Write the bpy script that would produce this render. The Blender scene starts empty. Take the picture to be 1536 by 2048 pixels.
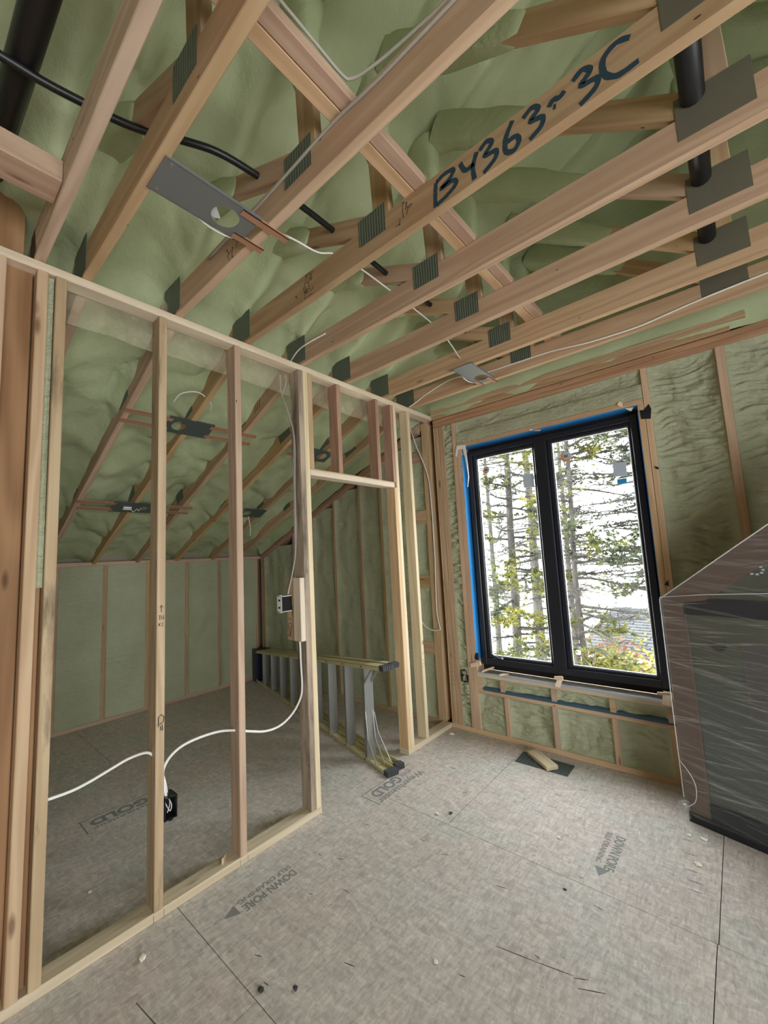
import bpy, bmesh, math, random
from math import sin, cos, pi, radians, sqrt, exp
from mathutils import Vector, Matrix, noise
random.seed(7)
S = bpy.context.scene
COL = S.collection

# ------------------------------------------------------------------ camera
F_PX = 822.05
cam_d = bpy.data.cameras.new('camera')
cam_d.sensor_fit = 'HORIZONTAL'
cam_d.sensor_width = 36.0
cam_d.lens = F_PX / 1536.0 * 36.0
cam_d.clip_start = 0.02
cam = bpy.data.objects.new('camera', cam_d)
COL.objects.link(cam)
YAW, PIT, ROL = -0.705906783, 0.109816689, 0.0514642246
fw = Vector((sin(YAW) * cos(PIT), cos(YAW) * cos(PIT), sin(PIT)))
rt = fw.cross(Vector((0, 0, 1))).normalized()
dn = fw.cross(rt)
r2 = cos(ROL) * rt + sin(ROL) * dn
d2 = -sin(ROL) * rt + cos(ROL) * dn
m3 = Matrix((r2, -d2, -fw)).transposed()
cam.matrix_world = Matrix.Translation((0, 0, 1.5)) @ m3.to_4x4()
S.camera = cam

# ------------------------------------------------------------------ sky, sun, exposure
SKY = 5.2
w = bpy.data.worlds.new('overcast_sky')
S.world = w
w.use_nodes = True
bg = w.node_tree.nodes['Background']
bg.inputs[0].default_value = (0.93, 0.97, 1.0, 1)
bg.inputs[1].default_value = SKY
sun_d = bpy.data.lights.new('hazy_sun', 'SUN')
sun_d.energy = 5.0
sun_d.angle = radians(8)
sun_d.color = (1.0, 0.93, 0.80)
sun = bpy.data.objects.new('hazy_sun', sun_d)
COL.objects.link(sun)
sun.rotation_euler = Vector((0.82, 0.35, -0.62)).to_track_quat('-Z', 'Y').to_euler()


def portal(name, loc, direction, sx, sy):
    d = bpy.data.lights.new(name, 'AREA')
    d.shape = 'RECTANGLE'
    d.size, d.size_y = sx, sy
    d.cycles.is_portal = True
    o = bpy.data.objects.new(name, d)
    o.location = loc
    o.rotation_euler = Vector(direction).to_track_quat('-Z', 'Y').to_euler()
    COL.objects.link(o)


portal('window_portal', (-1.10, 3.42, 1.48), (0, -1, 0), 1.40, 1.95)
portal('right_opening_portal', (2.38, -0.1, 1.15), (-1, 0, 0), 2.8, 1.6)

vs = S.view_settings
vs.view_transform = 'Standard'
vs.look = 'None'
vs.exposure = 1.08
vs.gamma = 1.0
vs.use_curve_mapping = False


# ------------------------------------------------------------------ materials
class NB:
    def __init__(s, name):
        s.m = bpy.data.materials.new(name)
        s.m.use_nodes = True
        s.t = s.m.node_tree
        s.t.nodes.clear()
        s.out = s.n('ShaderNodeOutputMaterial')

    def n(s, kind, **kw):
        nd = s.t.nodes.new(kind)
        for k, v in kw.items():
            setattr(nd, k, v)
        return nd

    def l(s, a, b):
        s.t.links.new(a, b)

    def setin(s, nd, key, v):
        if hasattr(v, 'is_linked') or isinstance(v, bpy.types.NodeSocket):
            s.l(v, nd.inputs[key])
        else:
            nd.inputs[key].default_value = v

    def math(s, op, a, b=None, clamp=False):
        nd = s.n('ShaderNodeMath', operation=op, use_clamp=clamp)
        s.setin(nd, 0, a)
        if b is not None:
            s.setin(nd, 1, b)
        return nd.outputs[0]

    def mix(s, f, a, b, blend='MIX'):
        nd = s.n('ShaderNodeMix', data_type='RGBA', blend_type=blend)
        s.setin(nd, 0, f)
        s.setin(nd, 6, a if not isinstance(a, tuple) else (*a[:3], 1))
        s.setin(nd, 7, b if not isinstance(b, tuple) else (*b[:3], 1))
        return nd.outputs[2]

    def ramp(s, f, stops):
        nd = s.n('ShaderNodeValToRGB')
        cr = nd.color_ramp
        while len(cr.elements) < len(stops):
            cr.elements.new(0.5)
        for e, (p, c) in zip(cr.elements, stops):
            e.position = p
            e.color = (*c, 1) if isinstance(c, tuple) else (c, c, c, 1)
        s.setin(nd, 0, f)
        return nd.outputs[0]

    def mapping(s, src, scale=(1, 1, 1), loc=(0, 0, 0), rot=(0, 0, 0)):
        nd = s.n('ShaderNodeMapping')
        s.l(src, nd.inputs[0])
        s.setin(nd, 1, loc)
        nd.inputs[2].default_value = rot
        nd.inputs[3].default_value = scale
        return nd.outputs[0]

    def noise(s, vec, scale=5, detail=3, rough=0.5, dist=0.0):
        nd = s.n('ShaderNodeTexNoise')
        s.l(vec, nd.inputs['Vector'])
        nd.inputs['Scale'].default_value = scale
        nd.inputs['Detail'].default_value = detail
        nd.inputs['Roughness'].default_value = rough
        nd.inputs['Distortion'].default_value = dist
        return nd.outputs[0]

    def voro(s, vec, scale=5, feature='F1'):
        nd = s.n('ShaderNodeTexVoronoi', feature=feature)
        s.l(vec, nd.inputs['Vector'])
        nd.inputs['Scale'].default_value = scale
        return nd

    def bump(s, h, strength=0.3, dist=0.01):
        nd = s.n('ShaderNodeBump')
        nd.inputs['Strength'].default_value = strength
        nd.inputs['Distance'].default_value = dist
        s.l(h, nd.inputs['Height'])
        return nd.outputs[0]

    def bsdf(s, color, rough=0.6, metal=0.0, normal=None, spec=None, coat=0):
        nd = s.n('ShaderNodeBsdfPrincipled')
        s.setin(nd, 'Base Color', color if not isinstance(color, tuple) else (*color[:3], 1))
        s.setin(nd, 'Roughness', rough)
        nd.inputs['Metallic'].default_value = metal
        if spec is not None:
            nd.inputs['Specular IOR Level'].default_value = spec
        if normal is not None:
            s.l(normal, nd.inputs['Normal'])
        if coat:
            nd.inputs['Coat Weight'].default_value = coat
        s.l(nd.outputs[0], s.out.inputs[0])
        return nd


def plain(name, col, rough=0.6, metal=0.0, spec=None):
    b = NB(name)
    b.bsdf(col, rough, metal, spec=spec)
    return b.m


def wood(name, light, dark, knots=0.5, stain=0.0, var=0.25, ring=9.0, staincol=(0.03, 0.022, 0.016)):
    b = NB(name)
    uv = b.n('ShaderNodeUVMap').outputs[0]
    oi = b.n('ShaderNodeObjectInfo')
    rnd = oi.outputs['Random']
    off = b.n('ShaderNodeCombineXYZ')
    b.l(b.math('MULTIPLY', rnd, 17.3), off.inputs[0])
    b.l(b.math('MULTIPLY', rnd, 31.7), off.inputs[1])
    add = b.n('ShaderNodeVectorMath', operation='ADD')
    b.l(uv, add.inputs[0])
    b.l(off.outputs[0], add.inputs[1])
    v = add.outputs[0]
    warp = b.noise(b.mapping(v, (0.8, 3.0, 1)), 1.0, 2)
    g1 = b.noise(b.mapping(v, (1.1, 38, 1)), 1.0, 4, 0.6, 0.6)
    rings = b.math('SINE', b.math('MULTIPLY', b.math('ADD', b.noise(b.mapping(v, (0.35, ring, 1)), 1.0, 2, 0.4), b.math('MULTIPLY', warp, 0.6)), 34.0))
    rings = b.math('MULTIPLY', b.math('ADD', rings, 1.0), 0.5)
    f = b.math('ADD', b.math('MULTIPLY', rings, 0.42), b.math('MULTIPLY', g1, 0.62), clamp=True)
    col = b.ramp(f, [(0.15, light), (0.85, dark)])
    # knots
    vo = b.voro(b.mapping(v, (2.6, 9.5, 1)), 1.0)
    d = vo.outputs['Distance']
    keep = b.math('GREATER_THAN', b.n('ShaderNodeSeparateColor').outputs[0] if False else vo.outputs['Color'], 1.0 - knots)
    km = b.math('MULTIPLY', b.ramp(d, [(0.05, 1.0), (0.13, 0.0)]), keep)
    col = b.mix(b.math('MULTIPLY', km, 0.8), col, (dark[0] * 0.35, dark[1] * 0.27, dark[2] * 0.22))
    # little nail heads
    vn = b.voro(b.mapping(v, (6.5, 16, 1), (3.1, 7.7, 0)), 1.0)
    nm = b.math('MULTIPLY', b.math('LESS_THAN', vn.outputs['Distance'], 0.055), b.math('GREATER_THAN', vn.outputs['Color'], 0.62))
    col = b.mix(b.math('MULTIPLY', nm, 0.85), col, (0.03, 0.025, 0.02))
    if stain:
        st = b.noise(b.mapping(v, (1.6, 9, 1)), 1.0, 5, 0.65)
        sm = b.ramp(st, [(0.62 - 0.22 * stain, 0.0), (0.78 - 0.15 * stain, 1.0)])
        col = b.mix(b.math('MULTIPLY', sm, 0.8), col, staincol)
    # per-piece tone
    hs = b.n('ShaderNodeHueSaturation')
    b.l(col, hs.inputs['Color'])
    b.l(b.math('ADD', 1.0 - var * 0.5, b.math('MULTIPLY', rnd, var)), hs.inputs['Value'])
    r2_ = b.math('FRACT', b.math('MULTIPLY', rnd, 7.13))
    b.l(b.math('ADD', 0.491, b.math('MULTIPLY', r2_, 0.018)), hs.inputs['Hue'])
    b.l(b.math('ADD', 0.85, b.math('MULTIPLY', r2_, 0.25)), hs.inputs['Saturation'])
    b.bsdf(hs.outputs[0], 0.68, normal=b.bump(f, 0.25, 0.002), spec=0.3)
    return b.m


M = {}
M['spruce'] = wood('spruce_lumber', (0.65, 0.462, 0.305), (0.50, 0.325, 0.198))
M['spruce_pale'] = wood('pale_spruce_lumber', (0.74, 0.62, 0.45), (0.61, 0.48, 0.32), knots=0.35)
M['spruce_red'] = wood('reddish_lumber', (0.52, 0.315, 0.20), (0.37, 0.20, 0.12), knots=0.3)
M['truss'] = wood('truss_lumber', (0.565, 0.388, 0.237), (0.425, 0.262, 0.15), knots=0.45)
M['plank'] = wood('bracing_plank', (0.62, 0.42, 0.28), (0.47, 0.29, 0.18), knots=0.3)
M['weathered'] = wood('weathered_lumber', (0.46, 0.36, 0.27), (0.32, 0.24, 0.17), knots=0.4, stain=0.75)
M['stained'] = wood('stained_lumber', (0.63, 0.47, 0.32), (0.46, 0.32, 0.20), knots=0.5, stain=0.3)
M['brown_board'] = wood('brown_fir_board', (0.44, 0.25, 0.13), (0.27, 0.135, 0.065), knots=0.4, ring=5)
M['shim'] = wood('cedar_shim', (0.80, 0.66, 0.48), (0.66, 0.49, 0.32), knots=0.0)
M['scrap'] = wood('scrap_wood', (0.74, 0.64, 0.44), (0.60, 0.48, 0.30), knots=0.1)


def foam_mat(name, c1, c2, ripple):
    b = NB(name)
    tc = b.n('ShaderNodeTexCoord').outputs['Object']
    n1 = b.noise(tc, 2.2, 4, 0.6)
    col = b.ramp(n1, [(0.3, c1), (0.72, c2)])
    fine = b.noise(tc, 130, 3, 0.6)
    mid = b.noise(tc, 26, 4, 0.65)
    h = b.math('ADD', b.math('MULTIPLY', fine, 0.25), mid)
    if ripple:
        rp = b.noise(b.mapping(tc, (9, 9, 48)), 1.0, 3, 0.6, 1.2)
        h = b.math('ADD', h, b.math('MULTIPLY', rp, 1.1))
    b.bsdf(col, 0.75, normal=b.bump(h, 0.75 if ripple else 0.45, 0.016), spec=0.3)
    return b.m


M['foam'] = foam_mat('spray_foam', (0.41, 0.465, 0.26), (0.51, 0.555, 0.34), False)
M['foam_wall'] = foam_mat('spray_foam_wall', (0.42, 0.435, 0.285), (0.50, 0.515, 0.355), True)


def osb():
    b = NB('oriented_strand_board')
    tc = b.n('ShaderNodeTexCoord').outputs['Object']
    n0 = b.noise(tc, 1.3, 3, 0.5)
    sA = b.noise(b.mapping(tc, (70, 17, 1), rot=(0, 0, 0.5)), 1.0, 3, 0.6, 0.8)
    sB = b.noise(b.mapping(tc, (66, 16, 1), rot=(0, 0, 1.9)), 1.0, 3, 0.6, 0.8)
    sC = b.noise(b.mapping(tc, (60, 15, 1), rot=(0, 0, -0.7)), 1.0, 3, 0.6, 0.8)
    pick = b.noise(tc, 14, 2, 0.5)
    st = b.mix(b.ramp(pick, [(0.44, 0.0), (0.5, 1.0)]), sA, sB)
    st = b.mix(b.ramp(b.noise(tc, 11, 1), [(0.5, 0.0), (0.56, 1.0)]), st, sC)
    base = b.mix(n0, (0.56, 0.508, 0.463), (0.535, 0.522, 0.485))
    base = b.mix(b.ramp(b.noise(tc, 2.7, 2), [(0.36, 0.0), (0.6, 0.75)]), base, (0.595, 0.505, 0.465))
    wv = b.n('ShaderNodeVectorMath', operation='ADD')
    b.l(tc, wv.inputs[0])
    nz = b.n('ShaderNodeTexNoise')
    nz.inputs['Scale'].default_value = 9
    b.l(tc, nz.inputs['Vector'])
    sc = b.n('ShaderNodeVectorMath', operation='SCALE')
    b.l(nz.outputs['Color'], sc.inputs[0])
    sc.inputs['Scale'].default_value = 0.035
    b.l(sc.outputs[0], wv.inputs[1])
    f1 = b.n('ShaderNodeSeparateColor')
    b.l(b.voro(b.mapping(wv.outputs[0], (24, 70, 1), rot=(0, 0, .7)), 1.0).outputs['Color'], f1.inputs[0])
    f2 = b.n('ShaderNodeSeparateColor')
    b.l(b.voro(b.mapping(wv.outputs[0], (23, 66, 1), rot=(0, 0, -.8)), 1.0).outputs['Color'], f2.inputs[0])
    fl = b.math('MULTIPLY', b.math('ADD', f1.outputs[0], f2.outputs[1]), 0.5)
    base = b.mix(1.0, base, b.ramp(fl, [(0.12, 0.86), (0.88, 1.12)]), 'MULTIPLY')
    st = b.math('ADD', b.math('MULTIPLY', st, 0.85), 0.075)
    dark = b.mix(1.0, base, (0.76, 0.74, 0.72), 'MULTIPLY')
    lite = b.mix(1.0, base, (1.24, 1.25, 1.25), 'MULTIPLY')
    c = b.mix(b.ramp(st, [(0.32, 0.0), (0.55, 0.62), (0.75, 1.0)]), dark, lite)
    crack = b.noise(b.mapping(tc, (55, 220, 1), rot=(0, 0, 0.9)), 1.0, 2, 0.5, 1.0)
    c = b.mix(b.ramp(crack, [(0.66, 0.0), (0.74, 0.55)]), c, (0.17, 0.15, 0.13))
    # dirt smudges
    c = b.mix(b.ramp(b.noise(tc, 5.5, 5, 0.7), [(0.6, 0.0), (0.8, 0.35)]), c, (0.22, 0.19, 0.17))
    b.bsdf(c, 0.55, normal=b.bump(st, 0.3, 0.003), spec=0.35)
    return b.m


M['osb'] = osb()
M['ink'] = plain('floor_stamp_ink', (0.235, 0.24, 0.23), 0.7)
M['gouge'] = plain('dark_gouge', (0.10, 0.085, 0.075), 0.9)  # dark brown of the floor marks and the deck beneath
M['sheathing'] = plain('sheathing', (0.35, 0.30, 0.24), 0.8)
M['frame_black'] = plain('dark_window_frame', (0.012, 0.015, 0.024), 0.32, spec=0.5)
M['gasket'] = plain('rubber_gasket', (0.01, 0.01, 0.012), 0.6)
M['alu_spacer'] = plain('aluminium_spacer', (0.75, 0.77, 0.80), 0.35, 0.7)
M['blue_tape'] = plain('blue_flashing', (0.03, 0.24, 0.60), 0.4)
M['blue_dark'] = plain('dark_blue_membrane', (0.05, 0.11, 0.17), 0.5)
M['sill_membrane'] = plain('silver_sill_membrane', (0.55, 0.58, 0.62), 0.35, 0.4)
M['black_tape'] = plain('black_tape', (0.012, 0.013, 0.018), 0.45)
M['pipe_black'] = plain('black_pipe', (0.008, 0.008, 0.009), 0.4)
M['steel_gray'] = plain('grey_steel', (0.22, 0.225, 0.22), 0.5, 0.35)
M['steel_dark'] = plain('dark_steel', (0.10, 0.12, 0.11), 0.5, 0.35)
M['galv_tinted'] = plain('galvanised_wood_reflection', (0.46, 0.24, 0.15), 0.5, 0.2)  # galvanised bars; the wood they reflect is painted into their colour
M['cable_white'] = plain('white_cable', (0.85, 0.83, 0.78), 0.45)
M['cable_gray'] = plain('grey_cable', (0.42, 0.39, 0.33), 0.5)
M['white'] = plain('white_plastic', (0.85, 0.86, 0.86), 0.4)
M['label_gray'] = plain('grey_label', (0.52, 0.58, 0.66), 0.6)
M['label_blue'] = plain('blue_label', (0.03, 0.30, 0.62), 0.5)
M['orange'] = plain('orange_sticker', (0.75, 0.30, 0.10), 0.6)
M['box_black'] = plain('black_box_plastic', (0.012, 0.012, 0.013), 0.35)
M['fiberglass'] = plain('yellow_fibreglass', (0.66, 0.59, 0.34), 0.45)
M['alu'] = plain('aluminium', (0.40, 0.40, 0.385), 0.42, 0.7)
M['rubber'] = plain('rubber_foot', (0.07, 0.07, 0.075), 0.6)
M['cap_blue'] = plain('navy_plastic_cap', (0.012, 0.018, 0.045), 0.4)
M['bronze'] = plain('brown_frame_cladding', (0.125, 0.085, 0.068), 0.5)
M['crumb'] = plain('foam_crumb', (0.80, 0.78, 0.62), 0.8)
M['wire_dark'] = plain('dark_debris', (0.04, 0.04, 0.04), 0.7)
M['mesh_dark'] = plain('dark_mesh_patch', (0.045, 0.06, 0.062), 0.6)
M['marker'] = plain('black_marker', (0.02, 0.018, 0.016), 0.8)
M['spray'] = plain('spray_paint_teal', (0.020, 0.052, 0.075), 0.7)


def nailplate():
    b = NB('toothed_nail_plate')
    uv = b.n('ShaderNodeUVMap').outputs[0]
    sp = b.n('ShaderNodeSeparateXYZ')
    b.l(uv, sp.inputs[0])
    rows = b.math('SINE', b.math('MULTIPLY', sp.outputs[0], 420.0))
    c = b.ramp(rows, [(0.3, (0.11, 0.13, 0.10)), (0.75, (0.205, 0.225, 0.175))])
    b.bsdf(c, 0.5, 0.3, normal=b.bump(rows, 0.5, 0.002))
    return b.m


M['nail_plate'] = nailplate()
M['nail_plate_dark'] = plain('dull_nail_plate', (0.15, 0.138, 0.10), 0.55, 0.2)


def glass_mat(name, fac=0.06):
    b = NB(name)
    tr = b.n('ShaderNodeBsdfTransparent')
    tr.inputs[0].default_value = (0.97, 0.99, 0.98, 1)
    gl = b.n('ShaderNodeBsdfGlossy')
    gl.inputs['Roughness'].default_value = 0.02
    fr = b.n('ShaderNodeFresnel')
    fr.inputs[0].default_value = 1.45
    mx = b.n('ShaderNodeMixShader')
    b.l(fr.outputs[0], mx.inputs[0])
    b.l(tr.outputs[0], mx.inputs[1])
    b.l(gl.outputs[0], mx.inputs[2])
    b.l(mx.outputs[0], b.out.inputs[0])
    return b.m


M['glass'] = glass_mat('window_glass')


def dark_glass():
    b = NB('packed_window_glass')
    tc = b.n('ShaderNodeTexCoord').outputs['Object']
    n1 = b.noise(tc, 1.2, 2, 0.4)
    col = b.ramp(n1, [(0.35, (0.050, 0.066, 0.055)), (0.7, (0.078, 0.098, 0.08))])  # green mottling paints the reflected foam into the glass colour
    nd = b.bsdf(col, 0.12, spec=0.9)
    return b.m


M['dark_glass'] = dark_glass()


def film(name, amount, streak):
    b = NB(name)
    tc = b.n('ShaderNodeTexCoord').outputs['Object']
    mp = b.mapping(b.mapping(tc, rot=(0, 0, radians(9))), (0.9, 15.0, 1.0))
    n1 = b.noise(mp, 2.0, 4, 0.6, 0.25)
    n2 = b.noise(b.mapping(b.mapping(tc, rot=(0, 0, radians(-5))), (1.6, 46, 1.0)), 1.0, 3, 0.6, 0.35)
    s1 = b.ramp(n1, [(0.52, 0.0), (0.66, 0.35), (0.70, 1.0), (0.74, 0.1)])
    s2 = b.ramp(n2, [(0.60, 0.0), (0.67, 0.55), (0.72, 0.0)])
    f = b.math('ADD', amount, b.math('MULTIPLY', b.math('ADD', s1, s2), streak), clamp=True)  # whitish streaks paint the highlights on the film wrinkles
    tr = b.n('ShaderNodeBsdfTransparent')
    df = b.n('ShaderNodeBsdfDiffuse')
    df.inputs[0].default_value = (0.85, 0.85, 0.83, 1)
    gl = b.n('ShaderNodeBsdfGlossy')
    gl.inputs['Roughness'].default_value = 0.18
    bp = b.bump(b.math('ADD', n1, n2), 0.9, 0.03)
    b.l(bp, gl.inputs['Normal'])
    b.l(bp, df.inputs['Normal'])
    m1 = b.n('ShaderNodeMixShader')
    m1.inputs[0].default_value = 0.55
    b.l(df.outputs[0], m1.inputs[1])
    b.l(gl.outputs[0], m1.inputs[2])
    m2 = b.n('ShaderNodeMixShader')
    b.l(f, m2.inputs[0])
    b.l(tr.outputs[0], m2.inputs[1])
    b.l(m1.outputs[0], m2.inputs[2])
    b.l(m2.outputs[0], b.out.inputs[0])
    return b.m


M['wrap'] = film('clear_stretch_wrap', 0.05, 0.50)
M['wrap_highlight'] = plain('wrap_fold_glint', (0.72, 0.72, 0.70), 0.35)  # pale colour paints the highlight along the wrap folds


def strip_film():
    b = NB('translucent_house_wrap')
    tc = b.n('ShaderNodeTexCoord').outputs['Object']
    n1 = b.noise(tc, 14, 4, 0.6)
    tr = b.n('ShaderNodeBsdfTransparent')
    df = b.n('ShaderNodeBsdfDiffuse')
    df.inputs[0].default_value = (0.68, 0.60, 0.44, 1)
    mx = b.n('ShaderNodeMixShader')
    b.l(b.ramp(n1, [(0.3, 0.16), (0.7, 0.38)]), mx.inputs[0])
    b.l(tr.outputs[0], mx.inputs[1])
    b.l(df.outputs[0], mx.inputs[2])
    b.l(mx.outputs[0], b.out.inputs[0])
    return b.m


M['strip_film'] = strip_film()


def bark():
    b = NB('pine_bark')
    tc = b.n('ShaderNodeTexCoord').outputs['Object']
    n1 = b.noise(b.mapping(tc, (9, 9, 3.5)), 1.0, 4, 0.65)
    c = b.ramp(n1, [(0.3, (0.022, 0.019, 0.017)), (0.7, (0.062, 0.056, 0.050))])
    b.bsdf(c, 0.9, normal=b.bump(n1, 0.6, 0.03))
    return b.m


def needle(name, c1, c2):
    b = NB(name)
    tc = b.n('ShaderNodeTexCoord').outputs['Object']
    n1 = b.noise(tc, 0.9, 3, 0.6)
    c = b.ramp(n1, [(0.38, c1), (0.62, c2)])
    b.bsdf(c, 0.7, spec=0.2)
    return b.m


M['front_board'] = plain('brown_sheathing', (0.14, 0.10, 0.07), 0.8)
M['bark'] = bark()
M['needles'] = needle('pine_needles', (0.06, 0.075, 0.022), (0.19, 0.18, 0.032))
M['needles_gray'] = needle('grey_pine_needles', (0.075, 0.088, 0.055), (0.125, 0.14, 0.078))
M['shrub_red'] = needle('reddish_shrub_leaves', (0.13, 0.04, 0.03), (0.16, 0.065, 0.04))
M['shrub_yellow'] = needle('yellow_shrub_leaves', (0.12, 0.11, 0.022), (0.16, 0.145, 0.035))
M['ground'] = needle('pale_leaf_litter', (0.46, 0.44, 0.40), (0.58, 0.56, 0.52))
M['shingle'] = plain('asphalt_shingle', (0.048, 0.05, 0.056), 0.85)
M['siding'] = plain('pale_siding', (0.12, 0.10, 0.098), 0.7)

# ------------------------------------------------------------------ object helpers


def link(o, parent=None):
    COL.objects.link(o)
    if parent is not None:
        o.parent = parent
    return o


def tag(o, label=None, cat=None, group=None, kind=None):
    if label:
        o['label'] = label
    if cat:
        o['category'] = cat
    if group:
        o['group'] = group
    if kind:
        o['kind'] = kind
    return o


def empty(name, loc=(0, 0, 0), label=None, cat=None, group=None, kind=None, mat=None):
    o = bpy.data.objects.new(name, None)
    o.empty_display_size = 0.1
    if mat is not None:
        o.matrix_world = mat
    else:
        o.location = loc
    link(o)
    return tag(o, label, cat, group, kind)


def basem(parent):
    """inverse of a root's own transform (roots are top level, so basis == world)"""
    inv = Matrix.Identity(4)
    p = parent
    while p is not None:
        inv = inv @ p.matrix_basis.inverted()
        p = p.parent
    return inv


def chain_inv(parent):
    ms = Matrix.Identity(4)
    p = parent
    while p is not None:
        ms = p.matrix_basis @ ms
        p = p.parent
    return ms.inverted()


def place(name, me, mw, parent=None):
    o = bpy.data.objects.new(name, me)
    if parent is not None:
        o.parent = parent
        o.matrix_basis = chain_inv(parent) @ mw
    else:
        o.matrix_basis = mw
    COL.objects.link(o)
    return o


def mesh(name, verts, faces, mat, parent=None, smooth=False, world=True, uv=None):
    """verts in world coordinates; root-level origin stays at first parent's origin (or world zero)"""
    me = bpy.data.meshes.new(name)
    me.from_pydata([tuple(v) for v in verts], [], faces)
    me.materials.append(mat)
    if smooth:
        me.polygons.foreach_set('use_smooth', [True] * len(me.polygons))
    me.update()
    return place(name, me, Matrix.Identity(4), parent)


def top_mesh(name, verts, faces, mat, label, cat, group=None, smooth=False, kind=None):
    """a one-mesh thing with its origin at its base"""
    xs = [v[0] for v in verts]
    ys = [v[1] for v in verts]
    zs = [v[2] for v in verts]
    c = Vector(((min(xs) + max(xs)) / 2, (min(ys) + max(ys)) / 2, min(zs)))
    me = bpy.data.meshes.new(name)
    me.from_pydata([tuple(Vector(v) - c) for v in verts], [], faces)
    me.materials.append(mat)
    if smooth:
        me.polygons.foreach_set('use_smooth', [True] * len(me.polygons))
    me.update()
    o = place(name, me, Matrix.Translation(c))
    return tag(o, label, cat, group, kind)


_bcache = {}


def board_mesh(L, w_, t, mat, ch=0.003):
    key = (round(L, 3), round(w_, 3), round(t, 3), mat.name)
    if key in _bcache:
        return _bcache[key]
    hw, ht = w_ / 2, t / 2
    ch = min(ch, hw * 0.3, ht * 0.3)
    ring = [(hw - ch, -ht), (hw, -ht + ch), (hw, ht - ch), (hw - ch, ht), (-hw + ch, ht), (-hw, ht - ch), (-hw, -ht + ch), (-hw + ch, -ht)]
    vs_ = [(-L / 2, a, b) for a, b in ring] + [(L / 2, a, b) for a, b in ring]
    fs = [(i, (i + 1) % 8, 8 + (i + 1) % 8, 8 + i) for i in range(8)]
    fs += [tuple(range(7, -1, -1)), tuple(range(8, 16))]
    me = bpy.data.meshes.new('board')
    me.from_pydata(vs_, [], fs)
    me.materials.append(mat)
    uvl = me.uv_layers.new(name='UVMap')
    # cumulative perimeter as v
    per = [0]
    for i in range(8):
        a, b = ring[i], ring[(i + 1) % 8]
        per.append(per[-1] + sqrt((a[0] - b[0]) ** 2 + (a[1] - b[1]) ** 2))
    for p in me.polygons:
        for li in p.loop_indices:
            vi = me.loops[li].vertex_index
            if p.index < 8:
                i = p.index
                v = per[i] if vi % 8 == i else per[i + 1]
                uvl.data[li].uv = (vs_[vi][0], v)
            else:
                uvl.data[li].uv = (vs_[vi][1] * 0.2 + 5, vs_[vi][2])
    me.update()
    _bcache[key] = me
    return me


def bar(name, a, b, w_, t, wdir, mat, parent=None, ch=0.003):
    a, b = Vector(a), Vector(b)
    X = (b - a)
    L = X.length
    X.normalize()
    Y = Vector(wdir)
    Y = (Y - X * Y.dot(X)).normalized()
    Z = X.cross(Y)
    mw = Matrix((X, Y, Z)).transposed().to_4x4()
    mw.translation = (a + b) / 2
    return place(name, board_mesh(L, w_, t, mat, ch), mw, parent)


def box(name, x0, x1, y0, y1, z0, z1, mat, parent=None, ch=0.003):
    dx, dy, dz = x1 - x0, y1 - y0, z1 - z0
    c = ((x0 + x1) / 2, (y0 + y1) / 2, (z0 + z1) / 2)
    if dx >= dy and dx >= dz:
        return bar(name, (x0, c[1], c[2]), (x1, c[1], c[2]), dy, dz, (0, 1, 0), mat, parent, ch)
    if dy >= dz:
        return bar(name, (c[0], y0, c[2]), (c[0], y1, c[2]), dx, dz, (1, 0, 0), mat, parent, ch)
    return bar(name, (c[0], c[1], z0), (c[0], c[1], z1), dx, dy, (1, 0, 0), mat, parent, ch)


class MB:
    """collects shapes into one mesh"""

    def __init__(s):
        s.v = []
        s.f = []

    def add(s, vs_, fs):
        n = len(s.v)
        s.v += [tuple(v) for v in vs_]
        s.f += [tuple(i + n for i in f) for f in fs]

    def box(s, x0, x1, y0, y1, z0, z1, mw=None):
        vs_ = [Vector((x, y, z)) for x in (x0, x1) for y in (y0, y1) for z in (z0, z1)]
        if mw is not None:
            vs_ = [mw @ v for v in vs_]
        s.add(vs_, [(0, 1, 3, 2), (4, 6, 7, 5), (0, 4, 5, 1), (2, 3, 7, 6), (0, 2, 6, 4), (1, 5, 7, 3)])

    def tube(s, pts, r, n=8, cap=True):
        pts = [Vector(p) for p in pts]
        rs = r if isinstance(r, (list, tuple)) else [r] * len(pts)
        N = len(pts)
        base = len(s.v)
        up = None
        for i, p in enumerate(pts):
            d = (pts[min(i + 1, N - 1)] - pts[max(i - 1, 0)]).normalized()
            if up is None:
                up = d.orthogonal().normalized()
            else:
                up = (up - d * up.dot(d))
                up = up.normalized() if up.length > 1e-6 else d.orthogonal().normalized()
            sd = d.cross(up)
            for k in range(n):
                a = 2 * pi * k / n
                s.v.append(tuple(p + (up * cos(a) + sd * sin(a)) * rs[i]))
        for i in range(N - 1):
            for k in range(n):
                k2 = (k + 1) % n
                s.f.append((base + i * n + k, base + i * n + k2, base + (i + 1) * n + k2, base + (i + 1) * n + k))
        if cap:
            s.f.append(tuple(base + k for k in range(n))[::-1])
            s.f.append(tuple(base + (N - 1) * n + k for k in range(n)))

    def prism(s, poly, mw, h):
        """poly in local xy, extruded 0..h along local z, placed by mw"""
        n = len(poly)
        s.add([mw @ Vector((x, y, 0)) for x, y in poly] + [mw @ Vector((x, y, h)) for x, y in poly],
              [tuple(range(n))[::-1], tuple(range(n, 2 * n))] + [(i, (i + 1) % n, n + (i + 1) % n, n + i) for i in range(n)])

    def build(s, name, mat, parent=None, smooth=False):
        return mesh(name, s.v, s.f, mat, parent, smooth)

    def thing(s, name, mat, label, cat, group=None, smooth=False, kind=None):
        return top_mesh(name, s.v, s.f, mat, label, cat, group, smooth, kind)


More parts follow.
